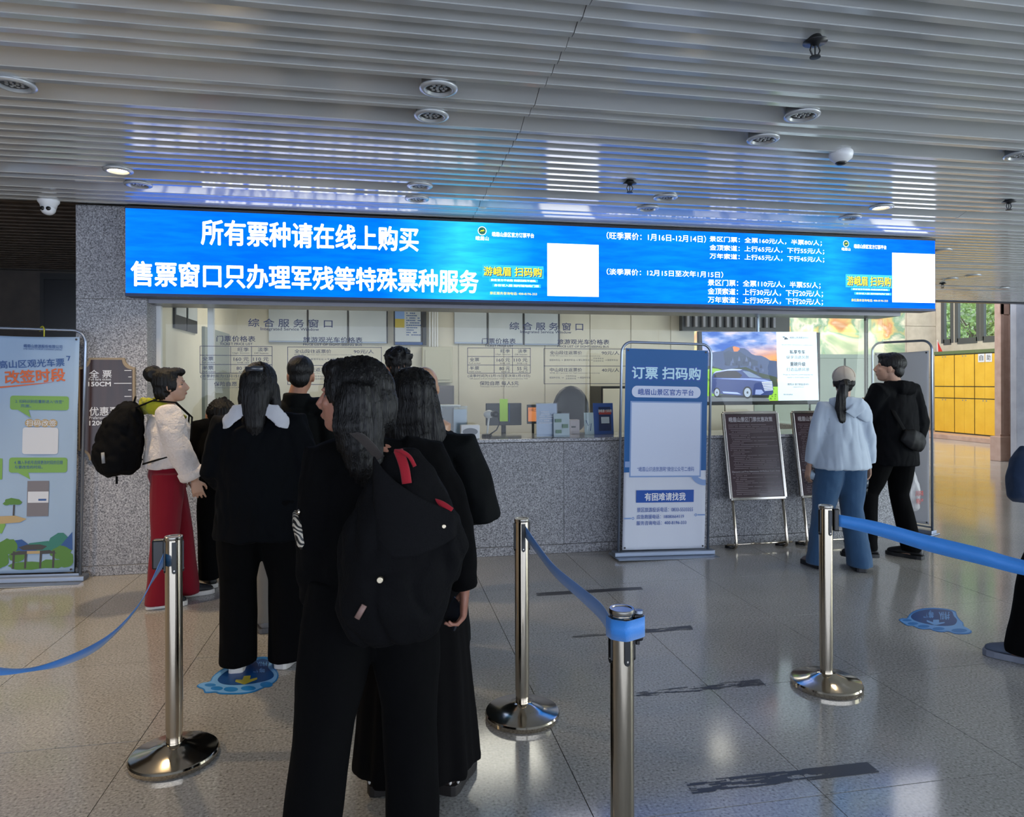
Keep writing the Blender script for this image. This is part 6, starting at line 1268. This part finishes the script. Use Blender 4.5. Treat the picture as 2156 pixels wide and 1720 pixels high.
# ---------- 9 woman in cap, pale jacket, jeans
R9 = put('woman in a beige cap, pale jacket and blue jeans seen from behind', 1771, 1198, rz=-6)
P = pose(1.60, head=(.03, .015, 1.545), neck=(.015, 0, 1.38), yaw=-22, pitch=-5, hipL=(-.09, 0, .90), hipR=(.09, 0, .90), knL=(-.14, .03, .49), knR=(.09, 0, .49), anL=(-.165, .06, .085), anR=(.125, -.05, .085), toeL=(-.20, .19, .02), toeR=(.16, .07, .02), shL=(-.150, 0, 1.335), shR=(.150, 0, 1.335), elL=(-.215, .0, 1.10), elR=(.225, -.01, 1.09), wrL=(-.245, .05, .86), wrR=(.262, .04, .86))
add_skin(R9, body_mesh(P, .0052, hands={'R': (V((.05, .1, -1)), V((-1, .1, 0)), V((0, 1, 0)), .7)}), M_skin2)
trousers(R9, P, JEA, hem=(.098, .105), thigh=.118, knee=.088, hz=.035, amp=.006, waist=(.165, .125), fx=12, fz=9)
jacket(R9, P, PAL, 'pale_jacket', hem=.83, hr=(.240, .175), cr=(.168, .12), sl=.066, cuff=.050, col=.07, colh=.005, amp=.013, fx=11, fz=2.2, shr=.066, sleeve_end=.95, wr=(.205, .15), crease=.3)
b = MB(); nk = P['neck']
b.tube([nk + V((-.12, -.02, -.01)), nk + V((-.05, -.10, -.005)), nk + V((.05, -.115, -.03)), nk + V((.13, -.09, -.085)), nk + V((.195, -.05, -.135)), nk + V((.23, -.02, -.165))], [(.045, .02), (.06, .03), (.075, .028), (.065, .02), (.045, .014), (.012, .008)], ref=(-.2, -.3, 1), n=16)
b.tube([nk + V((.0, -.135, -.02)), nk + V((.06, -.135, -.09))], [(.085, .012), (.065, .008)], ref=(1, 0, -.3), n=14)
obj('wide_collar', remeshed(b, .007, 2, folds(.006, 14, 10, 2)), PAL, R9)
H = headM(P)
cap = obj('cap', remeshed(MB().ell((0, -.008, .045), (.090, .106, .085), 24, 16, H).tube([H @ V((0, .07, .035)), H @ V((0, .14, .03)), H @ V((0, .165, .022))], [(.07, .012), (.062, .008), (.035, .006)], ref=tuple(H.to_3x3() @ V((1, 0, 0))), n=14), .006, 1), BEI, R9)
t = MB()
for q in range(3): an = q * math.pi / 3 + .4; t.tube([H @ V((.0912 * math.cos(an) * math.cos(e_), -.008 + .1072 * math.sin(an) * math.cos(e_), .045 + .0862 * math.sin(e_))) for e_ in [i * math.pi / 12 for i in range(13)]], .0012, n=5)
t.build('cap_seams', cloth('cap_seam', '#8f8578', .8), cap); MB().ell((0, -.008, .131), (.008, .008, .005), 10, 6, H).build('cap_button', BEI, cap, True)
MB().ell((0, -.108, .012), (.035, .012, .022), 14, 8, H).build('cap_opening', M_hair, cap, True)
hairball(R9, P, M_hair, lambda b, H, k: (b.ell((0, -.02, -.005), (.083, .095, .058), 18, 12, H), b.ell((0, -.055, -.035), (.062, .05, .045), 14, 10, H), b.tube([H @ V((-.005, -.10, .010)), H @ V((-.02, -.155, -.02)), H @ V((-.035, -.165, -.10)), H @ V((-.045, -.165, -.20)), H @ V((-.03, -.165, -.30)), H @ V((-.012, -.16, -.345))], [(.022, .022), (.034, .03), (.044, .03), (.046, .026), (.030, .018), (.006, .006)], ref=(1, 0, 0), n=16)), voxel=.006, amp=.006)
for s in 'LR': shoe(R9, P, s, mat('grey_clog', '#7d706c', .6), mat('dark_clog_sole', '#1d1c20', .6), 'shoe', sole=.03, wd=1.1)
def bottle(lab, c, tilt, grp, dark=False):
    e = empty('water_bottle', c, 0, lab, 'bottle', grp); e.rotation_euler = tilt
    MB().lathe([(.001, 0), (.028, 0), (.031, .006), (.031, .05), (.029, .056), (.031, .062), (.031, .13), (.026, .15), (.012, .172), (.012, .185)], n=24).build('bottle_body', M_plastic, e, True)
    MB().lathe([(.013, .183), (.013, .197), (.001, .198)], n=20).build('bottle_cap', WH if not dark else SHB, e, True)
    MB().lathe([(.0315, .065), (.0315, .12)], n=24).build('bottle_label', mat('label_dark' if dark else 'label_pale', '#3c4650' if dark else '#a9bccd', .4), e, True); return e
H9 = Matrix.LocRotScale(R9.location, R9.rotation_euler, (1, 1, 1))
c = H9 @ (P['wrL'] + V((-.005, .04, -.09))); bottle('clear plastic bottle in the left hand of the woman in the cap', tuple(c - V((0, 0, .07))), (.5, .3, 0), 'bottles carried by the woman in the cap')
c = H9 @ (P['wrR'] + V((-.03, .03, -.10))); bottle('printed plastic bottle in the right hand of the woman in the cap', tuple(c - V((0, 0, .15))), (.08, .05, 0), 'bottles carried by the woman in the cap', True)

# ---------- 10 man in black striding
R10 = put('man in all black striding past with a plastic bag', 1885, 1170, rz=14)
P = pose(1.74, head=(-.035, .03, 1.535), neck=(-.01, .0, 1.38), yaw=38, pitch=-6, hipL=(-.09, .02, .90), hipR=(.09, 0, .90), knL=(-.20, .10, .50), knR=(.07, .02, .49), anL=(-.36, -.02, .12), anR=(.06, -.10, .085), toeL=(-.47, .06, .03), toeR=(.02, .03, .02), shL=(-.19, 0, 1.345), shR=(.19, 0, 1.345), elR=(.255, -.03, 1.08), wrR=(.255, .02, .83), elL=(-.22, .10, 1.12), wrL=(-.12, .22, 1.2))
add_skin(R10, body_mesh(P, .006), M_skin2)
trousers(R10, P, BLK, hem=(.075, .08), thigh=.108, knee=.078, hz=.055, amp=.006)
def hd(b, k): b.tube([P['neck'] + V((-.10, -.02, 0)), P['neck'] + V((-.05, -.10, .0)), P['neck'] + V((.06, -.12, -.01)), P['neck'] + V((.12, -.07, -.01)), P['neck'] + V((.10, .0, .0))], [(.05, .03), (.055, .04), (.06, .045), (.05, .035), (.03, .02)], ref=(0, 0, 1), n=14)
jacket(R10, P, cloth('black_jacket', '#040508', .85, .0), 'jacket', hem=.74, hr=(.215, .155), cr=(.205, .14), sl=.078, cuff=.058, col=.08, colh=.045, amp=.010, shr=.086, extra=hd, crease=.3)
hairball(R10, P, M_hair, lambda b, H, k: (b.ell((0, -.022, .042), (.086, .104, .086), 20, 14, H), b.ell((0, -.065, -.02), (.068, .05, .06), 14, 10, H), b.ell((0, .05, .085), (.06, .045, .028), 12, 8, H)), amp=.005)
for s in 'LR': shoe(R10, P, s, SHB, SHB, 'shoe', L=1.08)
MB().tube([P['anL'] + V((-.02, -.03, .02)), P['anL'] + V((-.05, -.06, .04)), P['anL'] + V((-.07, -.03, .03))], .004, n=6).build('shoe_lace', GRY, R10, True)
H10 = Matrix.LocRotScale(R10.location, R10.rotation_euler, (1, 1, 1)); k = P['k']
sb = empty('sling_bag', tuple(H10 @ V((.0, -.165, 1.00))), R10.rotation_euler.z, 'black sling bag across the back of the man in black', 'bag')
obj('bag_body', remeshed(MB().tube([(-.13, 0, .05), (-.06, -.025, .02), (.04, -.03, -.01), (.12, -.01, .0)], [(.05, .02), (.085, .035), (.085, .035), (.05, .02)], ref=(0, 0, 1), n=16), .008, 2, folds(.006, 12, 12)), mat('glossy_black_cloth', '#0b0b0e', .6, spec=.2), sb)
MB().tube([(-.12, 0, .10), (-.16, .06, .24), (-.13, .17, .39), (-.05, .26, .42)], [(.02, .005)] * 4, ref=(1, 0, .5), n=8).build('bag_strap', BAG, sb, True)
c = H10 @ (P['wrR'] * 1.0 + V((0, .03, -.10))); pb_ = empty('plastic_bag', tuple(c - V((0, 0, .42))), 0, 'thin white plastic bag with red lettering carried by the man in black', 'bag')
M_thin = bpy.data.materials.new('thin_plastic'); M_thin.use_nodes = True; b_ = M_thin.node_tree.nodes['Principled BSDF']; b_.inputs['Base Color'].default_value = srgb('#c9c6c6'); b_.inputs['Roughness'].default_value = .3; b_.inputs['Alpha'].default_value = .55
obj('bag_film', remeshed(MB().tube([(0, .0, 0), (0, 0, .03), (0.01, 0, .16), (0, 0, .28), (0, 0, .38), (0, 0, .43)], [(.04, .03), (.075, .05), (.085, .055), (.055, .04), (.02, .015), (.010, .008)], ref=(1, 0, 0), n=20), .007, 1, folds(.010, 22, 8, 2)), M_thin, pb_)
t = MB(); text(t, '川味', -.01, .14, .07, .19, -.066, .02); text(t, '特产', .0, .07, .07, .12, -.064, .02); t.build('lettering', mat('bag_red', '#b3302c', .5), pb_)

# ---------- 11 person leaving the frame at right
R11 = put('person in dark coat mostly cut off by the right edge', 2268, 1432, rz=40)
P = pose(1.66, anL=(-.10, -.16, .085), knL=(-.10, .0, .48), anR=(.10, .22, .085), knR=(.10, .16, .50), toeL=(-.11, -.02, .02), toeR=(.11, .37, .02), elL=(-.27, -.02, 1.10), wrL=(-.30, .05, .90), shL=(-.19, 0, 1.34))
add_skin(R11, body_mesh(P, .009)); trousers(R11, P, BLK, hem=(.09, .09), hz=.05)
jacket(R11, P, BLK, 'coat', hem=.72, hr=(.27, .21), cr=(.20, .14), sl=.085, cuff=.075, wr=(.23, .17))
hairball(R11, P, M_hair, lambda b, H, k: b.ell((0, -.02, .03), (.092, .108, .10), 16, 12, H))
for s in 'LR': shoe(R11, P, s, mat('grey_sneaker', '#4b5568', .6), mat('grey_sneaker_sole', '#6d7280', .5), 'shoe', sole=.032)
c = atd(2153, 1000, 3.25); cb = empty('handbag', tuple(c - V((0, 0, .13))), .3, 'dark blue soft handbag entering at the right edge', 'bag')
obj('bag_body', remeshed(MB().tube([(0, 0, 0), (0, 0, .03), (0, 0, .12), (0.01, 0, .20), (.03, 0, .26)], [(.05, .04), (.08, .06), (.085, .07), (.06, .05), (.03, .02)], ref=(1, 0, 0), n=18), .009, 2, folds(.008, 12, 12)), cloth('navy_bag', '#1c2c44', .7, .1), cb)
MB().tube([(.03, 0, .25), (.05, 0, .36), (.09, 0, .5), (.13, .02, .6)], [(.012, .004)] * 4, ref=(1, 0, 0), n=8).build('bag_strap', BAG, cb, True)

# ============================================================ pieces that stand apart get an object each
for o in list(bpy.data.objects):
    if o.type == 'MESH' and o.parent and o.name.split('.')[0] in ('white_print', 'speech_bubbles', 'caption_discs', 'tick_marks', 'bushes_print', 'hills_print', 'gate_print', 'eyelets', 'print_shapes', 'ornament', 'caption_panel', 'leaflet_pictures', 'conduits', 'led_beads', 'print_shape'):
        if o.name.startswith('led_beads'): continue
        split_loose(o)
